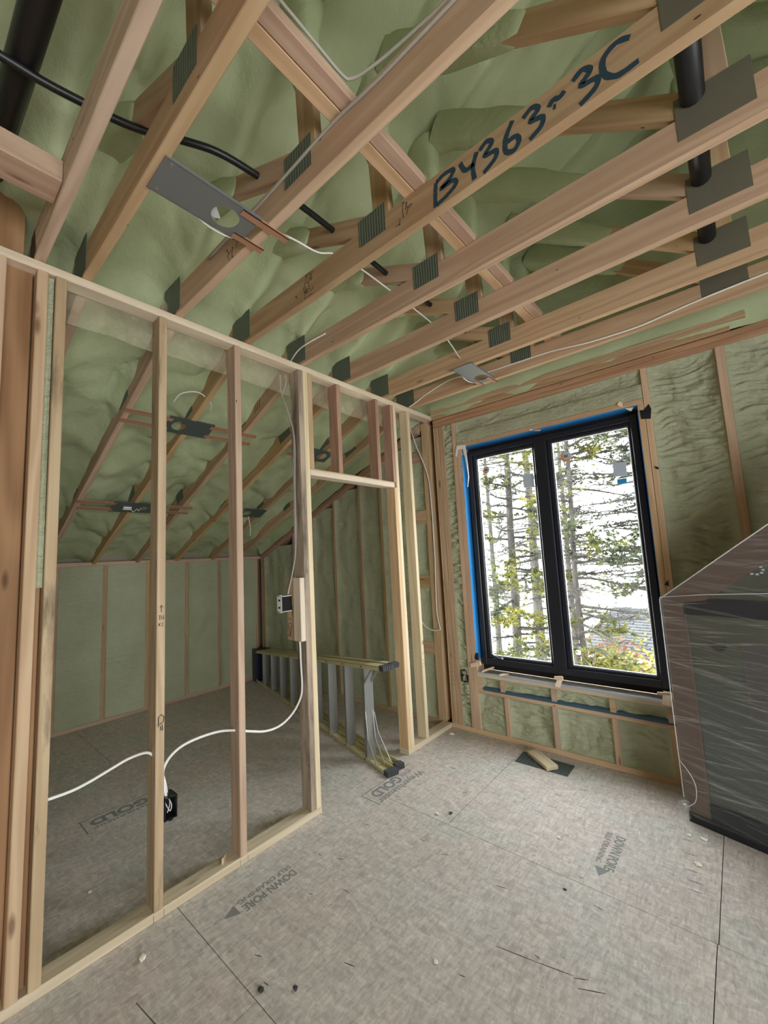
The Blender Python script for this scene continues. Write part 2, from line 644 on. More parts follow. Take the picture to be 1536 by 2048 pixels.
def spline(pts, sub=6):
    pts = [Vector(p) for p in pts]
    out = []
    for i in range(len(pts) - 1):
        p0 = pts[max(i - 1, 0)]
        p1, p2 = pts[i], pts[i + 1]
        p3 = pts[min(i + 2, len(pts) - 1)]
        for k in range(sub):
            t = k / sub
            out.append(0.5 * ((2 * p1) + (-p0 + p2) * t + (2 * p0 - 5 * p1 + 4 * p2 - p3) * t * t + (-p0 + 3 * p1 - 3 * p2 + p3) * t ** 3))
    out.append(pts[-1])
    return out


def cable(name, pts, r, mat, label, cat='cable', group=None):
    mb = MB()
    mb.tube(spline(pts, 6), r, 8)
    return mb.thing(name, mat, label, cat, group, smooth=True)


def fbm(x, y, z, o=3):
    v, a, f = 0, 1, 1
    for _ in range(o):
        v += a * noise.noise(Vector((x * f, y * f, z * f)))
        a *= 0.5
        f *= 2.1
    return v


def foam_bay(name, parent, o, ud, vd, nd, U, V, rec=0.03, amp=0.012, rip=0.006, res=0.02, mat=None, edge=0.03, seed=0.0, rise=0.01):
    """sprayed foam filling one bay: climbs onto its edges, recessed and lumpy inside"""
    o, ud, vd, nd = Vector(o), Vector(ud), Vector(vd), Vector(nd)
    nu, nv = max(4, int(U / res)), max(4, int(V / res))
    vs_, fs = [], []
    for j in range(nv + 1):
        for i in range(nu + 1):
            u, v = U * i / nu, V * j / nv
            e = min(u, U - u, v, V - v)
            k = 1 - exp(-e / edge)
            lump = fbm(u * 5 + seed * 3.3, v * 3.2 + seed, seed * 1.7, 3) * amp
            rp = 0
            if rip:
                rp = noise.noise(Vector((u * 7 + seed, v * 46 + 3.0 * noise.noise(Vector((u * 5, v * 4, seed))), seed * 2))) * rip
            h = -rise - rec * k + (lump + rp) * k + 0.004 * noise.noise(Vector((u * 40, v * 40, seed)))
            vs_.append(o + ud * u + vd * v + nd * h)
    W = nu + 1
    for j in range(nv):
        for i in range(nu):
            fs.append((j * W + i, j * W + i + 1, (j + 1) * W + i + 1, (j + 1) * W + i))
    if ud.cross(vd).dot(nd) < 0:
        fs = [f[::-1] for f in fs]
    return mesh(name, vs_, fs, mat or M['foam_wall'], parent, smooth=True)


# ------------------------------------------------------------------ key dimensions
XP = -2.067            # room face of the stud partition
YW = 3.195             # inside face of the window wall
ZP = 2.796             # top of partition plate = underside of ceiling joists
XK = -5.0              # knee wall face
TR = [0.308, 0.473, 0.871, 1.267, 1.671, 2.085, 2.52, 2.866]     # truss centre lines (y)


def zr(x):
    return 1.58 + 0.4167 * (x + 5.0)


# ------------------------------------------------------------------ floor
floor = empty('floor', kind='structure')
rows = [(-2.5, -0.38), (-0.38, 0.872), (0.872, 2.058), (2.058, 3.30)]
sheets = []
for r, (y0, y1) in enumerate(rows):
    cuts = {0: [-2.11, -0.226, 2.6], 1: [-2.11, -1.435, 0.993, 2.6], 2: [-2.11, -0.226, 2.6], 3: [-2.11, -1.405, -0.222, 2.6]}[r]
    sheets += [(x0, x1, y0, y1) for x0, x1 in zip(cuts[:-1], cuts[1:])]
for x0, x1, ycuts in ((-5.2, -3.94, (-2.5, 1.15, 3.3)), (-3.94, -2.72, (-2.5, -.1, 2.34, 3.3)), (-2.72, -2.11, (-2.5, .35, 3.3))):
    sheets += [(x0, x1, y0, y1) for y0, y1 in zip(ycuts[:-1], ycuts[1:])]
for x0, x1, y0, y1 in sheets:
    g = 0.0016
    mb = MB()
    mb.box(x0 + g, x1 - g, y0 + g, y1 - g, -0.018, 0.0)
    mb.build('floor_panel', M['osb'], floor)
mb = MB()
mb.box(-5.3, 2.7, -2.6, 3.34, -0.26, -0.0185)
mb.build('joist_deck', M['gouge'], floor)
# short dark nail and saw marks in the board faces
mb = MB()
marks = [(-1.77, 1.79, .05, .3), (-1.0, 1.02, .05, .1), (-0.64, 1.05, .06, .2), (-0.80, 0.92, .06, .2), (-1.27, 1.16, .05, .3), (-1.53, 1.39, .04, .1), (-0.33, 2.43, .05, .05), (-0.31, 2.36, .06, .05), (-0.31, 2.30, .05, .05), (-0.34, 2.55, .05, .05), (-0.36, 2.66, .05, .05), (-1.0, 2.55, .06, .1), (-1.05, 2.46, .05, .1), (-1.35, 2.75, .05, .1), (-1.7, 2.6, .05, .1), (-0.9, 2.83, .05, .1)]
marks += [(-.80, 1.57, .15, .22), (-.67, 1.60, .13, .24), (-.585, 1.62, .05, .5), (-.545, 1.60, .09, .45), (-1.66, .62, .22, .12)]
for i in range(44):
    marks.append((random.uniform(-1.9, 0.6), random.uniform(0.3, 3.0), random.uniform(.02, .05), random.uniform(-.2, .5)))
for i in range(26):
    marks.append((random.uniform(-4.6, -2.2), random.uniform(0.4, 3.0), random.uniform(.02, .06), random.uniform(-.5, .5)))
for x, y, L, a in marks:
    mw = Matrix.Translation((x, y, 0.0002)) @ Matrix.Rotation(a, 4, 'Z')
    mb.add([mw @ Vector(p) for p in ((-L / 2, -.0016, 0), (L * .2, -.0024, 0), (L / 2, -.0008, 0), (L / 2, .0008, 0), (L * .1, .002, 0), (-L / 2, .0012, 0))], [(0, 1, 2, 3, 4, 5)])
g = mb.build('gouge_mark', M['gouge'], floor)
g['kind'] = 'stuff'


def text(name, body, size, mw, mat, parent, sx=1.0, depth=0.0004, bold=0.0):
    cu = bpy.data.curves.new(name, 'FONT')
    cu.body = body
    cu.size = size
    cu.offset = bold
    cu.extrude = depth
    cu.align_x = 'LEFT'
    tmp = bpy.data.objects.new(name, cu)
    COL.objects.link(tmp)
    dg = bpy.context.evaluated_depsgraph_get()
    me = bpy.data.meshes.new_from_object(tmp.evaluated_get(dg))
    bpy.data.objects.remove(tmp)
    me.materials.clear()
    me.materials.append(mat)
    ww = max(v.co.x for v in me.vertices)
    for v in me.vertices:
        v.co.x *= sx / ww if sx else 1
    return place(name, me, mw, parent)


def stamp(x_base, y_start, dx=0.0):
    return Matrix.Translation((x_base, y_start, 0.0006)) @ Matrix.Rotation(-pi / 2, 4, 'Z')


text('printed_word', 'GOLD', 0.105, stamp(-1.968, 2.285), M['ink'], floor, sx=0.265, bold=0.004)
text('printed_word', 'EDGE', 0.05, stamp(-1.955, 2.41), M['ink'], floor, sx=0.11)
text('printed_word', 'Weyerhaeuser', 0.080, stamp(-1.880, 2.44), M['ink'], floor, sx=0.445, bold=0.0008)
mb = MB()
mb.box(-1.995, -1.989, 1.972, 2.47, 0, 0.0007)
mb.box(-1.995, -1.835, 1.972, 1.978, 0, 0.0007)
mb.build('printed_border', M['ink'], floor)
text('printed_word', 'DOWN PORE', 0.060, stamp(-1.838, 1.325), M['ink'], floor, sx=0.275, bold=0.001)
text('printed_word', 'SELF DRAINING', 0.037, stamp(-1.877, 1.33), M['ink'], floor, sx=0.28)
text('printed_word', 'DOWN PORE', 0.062, stamp(-0.648, 2.495), M['ink'], floor, sx=0.285, bold=0.001)
text('printed_word', 'SELF DRAINING', 0.037, stamp(-0.692, 2.50), M['ink'], floor, sx=0.26)
for x, y in ((-1.838, 1.0), (-0.652, 2.18)):
    mb = MB()
    mb.add([(x - .035, y + .03, .0006), (x + .03, y + .03, .0006), (x - .002, y - .03, .0006)], [(0, 2, 1)])
    mb.build('printed_arrow', M['ink'], floor)
text('printed_word', 'GOLD', 0.105, stamp(-3.165, 1.13), M['ink'], floor, sx=0.32, bold=0.004)
text('printed_word', 'EDGE', 0.05, stamp(-3.155, 1.27), M['ink'], floor, sx=0.12)
text('printed_word', 'Weyerhaeuser', 0.05, stamp(-3.075, 1.27), M['ink'], floor, sx=0.46)
mb = MB()
mb.box(-3.205, -3.198, 0.77, 1.32, 0, 0.0007)
mb.box(-3.205, -3.03, 0.77, 0.777, 0, 0.0007)
mb.build('printed_border', M['ink'], floor)

# ------------------------------------------------------------------ stud partition (left)
pl = empty('wall_left', kind='structure')
XB = XP - 0.089


def pstud(y0, y1, z0=0.038, z1=2.758, m='spruce', name='stud', x1=XP, lean=0.0):
    return bar(name, ((x1 + XB) / 2, (y0 + y1) / 2, z0), ((x1 + XB) / 2, (y0 + y1) / 2 + lean, z1), x1 - XB, y1 - y0, (1, 0, 0), M[m], pl)


box('sole_plate', XB, XP, -2.2, 1.712, 0, 0.038, M['spruce_pale'], pl)
box('sole_plate', XB, XP, 2.572, YW - .002, 0, 0.038, M['spruce_pale'], pl)
box('top_plate', XB, XP, -2.2, YW - .002, 2.758, ZP, M['spruce_pale'], pl)
pstud(0.170, 0.208, m='spruce')
pstud(0.297, 0.335, m='spruce', lean=0.004)
pstud(0.360, 0.398, m='stained', lean=0.003)
pstud(0.774, 0.812, m='stained')
pstud(1.179, 1.217, m='spruce')
pstud(1.634, 1.672, m='weathered', lean=-0.008)
pstud(1.6725, 1.7105, m='spruce_pale', lean=-0.006)
pstud(2.572, 2.610, m='spruce', z1=2.06)
pstud(2.6105, 2.6485, m='spruce_pale', lean=-0.008)
pstud(2.808, 2.846, m='spruce_pale', lean=-0.01)
for yy in (-0.25, -0.66, -1.07, -1.48, -1.9):
    pstud(yy, yy + 0.038)
box('header', XB, XP, 1.707, 2.572, 2.060, 2.098, M['spruce_pale'], pl)
box('header', XB, XP, 1.707, 2.572, 2.098, 2.104, M['spruce'], pl)
pstud(1.705, 1.743, 2.105, 2.758, 'spruce', 'cripple_stud')
pstud(1.966, 2.004, 2.105, 2.758, 'spruce_red', 'cripple_stud')
pstud(2.384, 2.422, 2.105, 2.758, 'spruce_red', 'cripple_stud')
pstud(2.570, 2.608, 2.105, 2.758, 'spruce_red', 'cripple_stud')
# brown board set back between the first studs, and the boarded run beyond the frame
box('backing_board', XB - 0.02, XB + 0.035, -2.2, 0.296, 0.038, 2.757, M['brown_board'], pl)
box('backing_board', XB + .01, XB + .04, 0.336, 0.359, 0.038, 1.45, M['brown_board'], pl)
foam_bay('foam_infill', pl, (XP, 0.336, 1.45), (0, 1, 0), (0, 0, 1), (1, 0, 0), 0.024, 1.30, rec=0.03, amp=0.012, rip=0.004, res=0.008, seed=3.1, edge=0.02, rise=0.02)
# wood blocking nailed on above the plate at the near end
box('blocking', XB + .02, XB + .058, 0.135, 0.262, ZP, 3.16, M['brown_board'], pl)
# blocks on the switch stud
box('packer_block', XP - 0.075, XP - 0.002, 1.596, 1.6335, 1.018, 1.400, M['spruce_pale'], pl)
box('packer_block', XP - 0.145, XP - 0.077, 1.600, 1.6335, 1.018, 1.404, M['spruce'], pl)
# translucent strip left hanging under the plate
mb = MB()
n = 60
xo = XB - 0.004
for i in range(n + 1):
    y = 0.41 + (3.12 - 0.41) * i / n
    dz = 0.012 * noise.noise(Vector((y * 6, 0, 3))) - 0.02 * (i / n)
    wv = 0.008 * noise.noise(Vector((y * 9, 2, 0)))
    mb.v += [(xo, y, 2.790), (xo - .004 + wv, y, 2.70), (xo - .008 - wv, y, 2.615 + dz + (0.03 if y > 2.6 else 0))]
for i in range(n):
    for k in range(2):
        a = i * 3 + k
        mb.f.append((a, a + 1, a + 4, a + 3))
mb.build('wrap_strip', M['strip_film'], pl, smooth=True)
mb = MB()
mb.add([(XB - .006, .80, 2.79), (XB - .01, .822, 2.80), (XB - .012, .829, 2.925), (XB - .012, .85, 2.90), (XB - .02, .875, 2.935), (XB - .02, .965, 2.885), (XB - .01, 1.02, 2.80)],
       [(0, 1, 2), (1, 3, 2), (1, 6, 5, 4, 3)])
mb.build('wrap_flap', M['strip_film'], pl)
# black pen marks
mb = MB()


def pen(mb, pts, mw, r=0.0016):
    p = [mw @ Vector((x, y, 0)) for x, y in pts]
    mb.tube(p, r, 5)


# marks on stud faces (x = XP): local x -> y, local y -> z
def facem(y, z):
    return Matrix(((0, 0, 1, XP + 0.0005), (1, 0, 0, y), (0, 1, 0, z), (0, 0, 0, 1)))


mk = facem(0.782, 1.255)
for p in ([(0.012, .045), (.012, .075)], [(.005, .065), (.012, .077), (.02, .066)], [(.0, .03), (.01, .03)], [(.005, .03), (.005, .01)], [(.012, .03), (.012, .012), (.02, .02)], [(.022, .03), (.022, .01)], [(.0, -.005), (.008, -.018)], [(.012, -.003), (.02, -.005), (.013, -.018), (.022, -.018)], [(.008, -.003), (.0, -.018)]):
    pen(mb, p, mk, 0.0012)
mk = facem(0.785, 0.795)
pen(mb, [(.0, .0), (.0, .04), (.012, .05), (.024, .035), (.02, .015), (.004, .008)], mk, .0018)
pen(mb, [(.008, .0), (.012, -.02)], mk, .0018)
pen(mb, [(.016, .005), (.018, -.02)], mk, .0018)
mk = facem(1.64, 1.44)
pen(mb, [(.018, .012), (.008, .01), (.008, .002), (.018, .0), (.016, -.01), (.008, -.01)], mk, .0012)
mb.build('pen_mark', M['marker'], pl)
mb = MB()
for y_ in (.772, .814, 1.177, 1.219):
    mb.box(XP, XP + .0006, y_, y_ + .0012, .0, .030)
mk = facem(2.812, .70)
for z_ in (.0, -.055, -.08, -.10):
    pen(mb, [(.004, z_), (.03, z_ + .004)], mk, .0012)
pen(mb, [(.006, .07), (.014, .10), (.022, .07)], mk, .0012)
pen(mb, [(.026, .10), (.026, .07), (.034, .07)], mk, .0012)
mb.build('layout_mark', M['marker'], pl)['kind'] = 'stuff'
mb = MB()
mkb = Matrix(((1, 0, 0, XP - .145), (0, 0, -1, 1.5955), (0, 1, 0, 1.02), (0, 0, 0, 1)))
for p in ([(.02, .10), (.05, .10)], [(.015, .13), (.055, .125)], [(.015, .095), (.04, .02)], [(.055, .095), (.03, .02)], [(.01, .03), (.03, .025)]):
    pen(mb, p, mkb, .0012)
mb.build('layout_mark', M['marker'], pl)['kind'] = 'stuff'

# ------------------------------------------------------------------ window wall (back)
wb = empty('wall_back', kind='structure')
mb = MB()
OX0, OX1, OZ0, OZ1 = -1.785, -0.420, 0.503, 2.440
mb.box(-5.3, OX0, YW + .14, YW + .155, -.26, 4.6)
mb.box(OX1, 2.7, YW + .14, YW + .155, -.26, 4.6)
mb.box(OX0, OX1, YW + .14, YW + .155, -.26, OZ0)
mb.box(OX0, OX1, YW + .14, YW + .155, OZ1, 4.6)
mb.build('sheathing', M['sheathing'], wb)


def wstud(x0, x1, z0, z1, m='spruce', name='stud', y0=YW, y1=YW + .139):
    return box(name, x0, x1, y0, y1, z0, z1, M[m], wb)


box('bottom_plate', -4.99, XB - .002, YW, YW + .139, 0, .038, M['spruce'], wb)
box('bottom_plate', XP, 2.6, YW, YW + .139, 0, .038, M['spruce'], wb)
box('top_plate', XP + .002, 2.6, YW, YW + .139, 2.680, 2.718, M['spruce_red'], wb)
box('top_plate', XP + .002, 2.6, YW, YW + .139, 2.719, 2.757, M['spruce_red'], wb)
box('nailer', XP + .01, 0.176, YW - .045, YW - .001, 2.800, 2.838, M['spruce'], wb)
box('nailer', XP + .01, 0.10, YW - .020, YW - .001, 2.757, 2.800, M['truss'], wb)
# corner group and jambs
wstud(-2.205, -2.122, .038, 2.757)
wstud(-2.066, -2.052, .038, 2.679, 'spruce')
wstud(-2.049, -2.011, .038, 2.679, 'spruce')
wstud(-2.008, -1.957, .038, 2.679, 'spruce')
wstud(-1.872, -1.832, .038, 2.679, 'spruce')
wstud(-1.830, OX0, .038, 2.440, 'spruce')
wstud(OX1 - .0, -0.384, .038, 2.440, 'spruce')
wstud(-0.382, -0.344, .038, 2.679, 'spruce')
wstud(0.016, 0.062, .038, 2.679, 'spruce')
wstud(0.424, 0.468, .038, 2.679, 'spruce')
wstud(0.84, 0.88, .038, 2.679, 'spruce')
box('header', OX0 - .045, OX1 + .036, YW, YW + .139, 2.441, 2.478, M['spruce'], wb)
box('sill_plate', OX0, OX1, YW, YW + .139, .465, .503, M['spruce_pale'], wb)
box('lower_sill_plate', OX0, OX1, YW, YW + .139, .335, .370, M['spruce'], wb)
mb = MB()
mb.box(OX0, OX1, YW - .003, YW + .05, .503, .5055)
mb.box(OX0 + .02, OX1 - .02, YW - .004, YW - .001, .492, .506)
mb.build('sill_membrane', M['sill_membrane'], wb)
mb = MB()
n = 30
for i in range(n + 1):
    x = OX0 + .05 + (OX1 - OX0 - .05) * i / n
    a = .012 * noise.noise(Vector((x * 4, 1, 1)))
    mb.v += [(x, YW - .002, .362), (x, YW - .005, .368), (x, YW + .008, .386 + a), (x, YW + .03, .39 + a)]
for i in range(n):
    for k in range(3):
        a = i * 4 + k
        mb.f.append((a, a + 4, a + 5, a + 1))
mb.build('sill_flap', M['blue_dark'], wb, smooth=True)
for x0, x1 in ((OX0, OX0 + .035), (-1.586, -1.548), (-1.182, -1.144), (-.790, -.752), (-.458, OX1)):
    wstud(x0, x1, .3705, .4645, 'spruce', 'cripple_stud')
for x0, x1 in ((-1.562, -1.524), (-1.187, -1.149), (-.788, -.750), (-.458, OX1)):
    wstud(x0, x1, .038, .3345, 'spruce', 'cripple_stud')
# blue flashing on the reveals
mb = MB()
mb.box(OX0 + .0005, OX0 + .003, YW + .002, YW + .139, .60, OZ1 - .07)
mb.box(OX0 + .003, OX1 - .003, YW + .002, YW + .139, OZ1 - .003, OZ1 - .0005)
mb.box(OX1 - .003, OX1 - .0005, YW + .002, YW + .139, .60, OZ1 - .05)
mb.build('flashing_tape', M['blue_tape'], wb)
# builder's marks on the corner studs
mb = MB()
for z_ in (.36, .40, .43, .47):
    mb.tube([(-2.040, YW - .0006, z_), (-2.014, YW - .0006, z_ + .003)], .0012, 5)
mb.tube([(-2.04, YW - .0006, .60), (-2.032, YW - .0006, .63), (-2.024, YW - .0006, .60), (-2.016, YW - .0006, .60)], .0012, 5)
mb.build('layout_mark', M['marker'], wb)['kind'] = 'stuff'
# foam in the bays
ux, uz, nn = (1, 0, 0), (0, 0, 1), (0, -1, 0)


def wfoam(x0, x1, z0, z1, **k):
    foam_bay('foam_infill', wb, (x0, YW, z0), ux, uz, nn, x1 - x0, z1 - z0, **k)


wfoam(-.343, .015, .039, 2.679, rec=.035, amp=.024, rip=.036, res=.008, seed=1)
wfoam(.063, .423, .039, 2.679, rec=.035, amp=.024, rip=.032, res=.009, seed=2)
wfoam(.469, .839, .039, 2.679, rec=.035, amp=.016, rip=.008, res=.03, seed=3)
wfoam(.881, 2.6, .039, 2.679, rec=.035, amp=.016, rip=.008, res=.04, seed=4)
wfoam(-1.956, -1.873, .039, 2.679, rec=.006, amp=.020, rip=.045, res=.007, seed=5, edge=.012)
wfoam(OX0 - .043, OX1 + .036, 2.479, 2.575, rec=-.006, amp=.008, rip=.002, res=.012, seed=6, edge=.02, rise=.004)
wfoam(OX0 - .043, OX1 + .036, 2.574, 2.679, rec=.022, amp=.014, rip=.016, res=.008, seed=41, edge=.018)
for i, (x0, x1) in enumerate(((OX0 + .036, -1.587), (-1.547, -1.183), (-1.143, -.791), (-.751, -.459))):
    wfoam(x0, x1, .372, .464, rec=.020, amp=.030, rip=.022, res=.007, seed=7 + i, edge=.014)
for i, (x0, x1) in enumerate(((OX0, -1.563), (-1.523, -1.188), (-1.148, -.789), (-.749, -.459))):
    wfoam(x0, x1, .039, .334, rec=.024, amp=.030, rip=.020, res=.0075, seed=12 + i, edge=.016)
# the closet's part of the same wall
cst = [(-4.99, -4.90), (-4.28, -4.24), (-3.90, -3.86), (-3.51, -3.47), (-3.10, -3.06), (-2.79, -2.75), (-2.40, -2.345)]
for x0, x1 in cst:
    wstud(x0, x1, .038, zr((x0 + x1) / 2) - .03 if x0 < -2.2 else 2.6, 'truss')
for a, b in zip(cst[:-1], cst[1:]):
    x0, x1 = a[1], b[0]
    z1 = zr((x0 + x1) / 2) - .03
    foam_bay('foam_infill', wb, (x0, YW, .039), ux, uz, nn, x1 - x0, z1 - .039, rec=.02, amp=.02, rip=.006, res=.022, seed=x0, mat=M['foam_wall'], rise=.004)
zc = [(0.039, .60), (.705, 1.20), (1.315, 1.80), (1.925, 2.39), (2.495, 2.64)]
for i, (a, b) in enumerate(zc):
    foam_bay('foam_infill', wb, (-2.344, YW, a), ux, uz, nn, .138, b - a, rec=.02, amp=.012, rip=.004, res=.014, seed=21 + i)
    if i < 4:
        box('blocking', -2.344, -2.206, YW + .002, YW + .09, b, zc[i + 1][0], M['truss'], wb)
# raked double plates
for k in range(2):
    o = .02 + .041 * k
    bar('raked_plate', (-5.0, YW + .07, zr(-5.0) - .045 + o), (-2.12, YW + .07, zr(-2.12) - .045 + o), .139, .038, (0, 1, 0), M['spruce_red'], wb)
# foam above the plates up to the roof
vs_, fs = [], []
nx, nz = 150, 40
for j in range(nz + 1):
    for i in range(nx + 1):
        x = -5.0 + 7.6 * i / nx
        zb_ = (zr(x) + .04) if x < -2.1 else 2.76
        z = zb_ + (4.4 - zb_) * j / nz
        vs_.append((x, YW - .005 - .05 * min(1, j / 3) + .03 * fbm(x * 3, z * 3, 8.1), z))
for j in range(nz):
    for i in range(nx):
        a = j * (nx + 1) + i
        fs.append((a, a + 1, a + nx + 2, a + nx + 1))
mesh('gable_foam', vs_, fs, M['foam'], wb, smooth=True)

# ------------------------------------------------------------------ knee wall
wk = empty('wall_outer', kind='structure')
mb = MB()
mb.box(XK - .16, XK - .14, -2.4, YW + .155, -.26, 1.75)
mb.build('sheathing', M['sheathing'], wk)
box('bottom_plate', XK - .139, XK, -2.2, YW, 0, .038, M['spruce'], wk)
box('top_plate', XK - .139, XK, -2.2, YW, 1.565, 1.603, M['truss'], wk)
ks = [-.25, .155, .56, .965, 1.371, 1.777, 2.20, 2.60, 3.13]
for y in ks:
    box('stud', XK - .139, XK, y - .02, y + .02, .038, 1.565, M['truss'], wk)
for a, b in zip(ks[:-1], ks[1:]):
    foam_bay('foam_infill', wk, (XK, a + .02, .04), (0, 1, 0), (0, 0, 1), (1, 0, 0), b - a - .04, 1.525, rec=.012, amp=.02, rip=.004, res=.025, seed=a * 5 + 1, mat=M['foam_wall'], rise=.0)

# ------------------------------------------------------------------ walls behind the camera, with their openings
wr = empty('wall_right', kind='structure')
mb = MB()
mb.box(2.4, 2.5, -2.4, -1.5, -.02, 3.6)
mb.box(2.4, 2.5, 1.3, YW + .155, -.02, 3.6)
mb.box(2.4, 2.5, -1.5, 1.3, -.02, .35)
mb.box(2.4, 2.5, -1.5, 1.3, 1.95, 3.6)
mb.build('wall_board', M['foam_wall'], wr)
wf = empty('wall_front', kind='structure')
mb = MB()
mb.box(-5.3, 2.5, -2.4, -2.3, -.02, 4.4)
mb.build('wall_board', M['front_board'], wf)
mb = MB()
mb.box(-5.1, XB, -.40, -.36, 0, 2.85)
mb.build('closet_end_board', M['foam_wall'], wf)


# ------------------------------------------------------------------ ceiling foam
def near_truss(y):
    return min(abs(y - t) for t in TR)


def ceil_z(x, y):
    xx = x if x < 0.1 else 0.2 - x
    t = near_truss(y)
    n1 = fbm(x * 2.2, y * 3.0, 4.2, 3)
    n2 = fbm(x * 7.0, y * 8.0, 9.0, 2)
    cr = abs(noise.noise(Vector((x * 2.3 + 1.5 * y, y * 3.1, 6.6))))
    groove = exp(-(cr / .035) ** 2) * exp(-(t / .13) ** 2)
    lo = zr(xx) + 0.150 + 0.05 * n1 + .009 * n2 - .055 * exp(-(t / .06) ** 2) + .05 * groove
    # creases of foam folding along the rafters
    lo += -.06 * max(0, noise.noise(Vector((x * 3.1, y * 4.2, 1.3)))) * exp(-(t / .12) ** 2)
    sm = min(1.0, max(0.0, (xx + 2.46) / .30))
    lo += .13 * sm * sm * (3 - 2 * sm)
    hi = .03 * groove + 3.03 + 0.56 * (xx + 2.12) + .055 * n1 + .008 * n2 - .075 * exp(-(t / .055) ** 2) + .03 * (1 - exp(-(t / .11) ** 2))
    k = 1 / (1 + exp(-(xx + 2.14) / .035))
    return lo * (1 - k) + hi * k


vs_, fs = [], []
ny = 150
xs = [-5.25 + i * .03 for i in range(int((2.6 + 5.25) / .03) + 2)]
ys = [-2.35 + (YW + .1 + 2.35) * j / ny for j in range(ny + 1)]
# denser rows in view
ys = [-2.35 + .1 * i for i in range(24)] + [.05 + .021 * i for i in range(152)]
for y in ys:
    for x in xs:
        vs_.append((x, y, ceil_z(x, y)))
W = len(xs)
for j in range(len(ys) - 1):
    for i in range(W - 1):
        a = j * W + i
        fs.append((a, a + W, a + W + 1, a + 1))
ceil = mesh('ceiling', vs_, fs, M['foam'], None, smooth=True)
ceil['kind'] = 'structure'
# roof deck that seals the top
mb = MB()
mb.add([(-5.4, -2.5, 1.75), (-5.4, 3.5, 1.75), (-2.1, 3.5, 3.25), (-2.1, -2.5, 3.25), (.1, 3.5, 4.6), (.1, -2.5, 4.6), (2.7, 3.5, 3.1), (2.7, -2.5, 3.1)],
       [(0, 1, 2, 3), (3, 2, 4, 5), (5, 4, 6, 7)])
mb.build('roof_deck', M['sheathing'], ceil)

# ------------------------------------------------------------------ roof trusses
tlabels = ['roof truss nearest the camera, its joist stained and rough at the plate',
           'roof truss whose joist carries the left end of the big grey light bracket',
           'roof truss with a grey cable stapled along the top of its joist',
           'roof truss spray-painted with the number B4363-3C',
           'roof truss next after the spray-painted one, towards the window',
           'third roof truss counted from the window wall',
           'roof truss beside the small light bracket, second from the window wall',
           'roof truss nearest the window wall, white cable along its joist']


def plate_mesh(poly, y, mat):
    pass


def nail_plate(root, x, z, w_, h, y, tilt=0.0, m='nail_plate'):
    mw = Matrix.Translation((x, y, z)) @ Matrix.Rotation(-tilt, 4, 'Y') @ Matrix.Rotation(radians(90), 4, 'X')
    me = _np(w_, h, m)
    return place('nail_plate', me, mw, root)


_npc = {}


def _np(w_, h, m):
    k = (round(w_, 3), round(h, 3), m)
    if k in _npc:
        return _npc[k]
    me = bpy.data.meshes.new('nail_plate')
    vv = [(x, y, z) for z in (0, .0016) for (x, y) in ((-w_ / 2, -h / 2), (w_ / 2, -h / 2), (w_ / 2, h / 2), (-w_ / 2, h / 2))]
    me.from_pydata(vv, [], [(3, 2, 1, 0), (4, 5, 6, 7), (0, 1, 5, 4), (1, 2, 6, 5), (2, 3, 7, 6), (3, 0, 4, 7)])
    uvl = me.uv_layers.new(name='UVMap')
    for lp in me.loops:
        c = vv[lp.vertex_index]
        uvl.data[lp.index].uv = (c[0], c[1])
    me.materials.append(M[m])
    _npc[k] = me
    return me


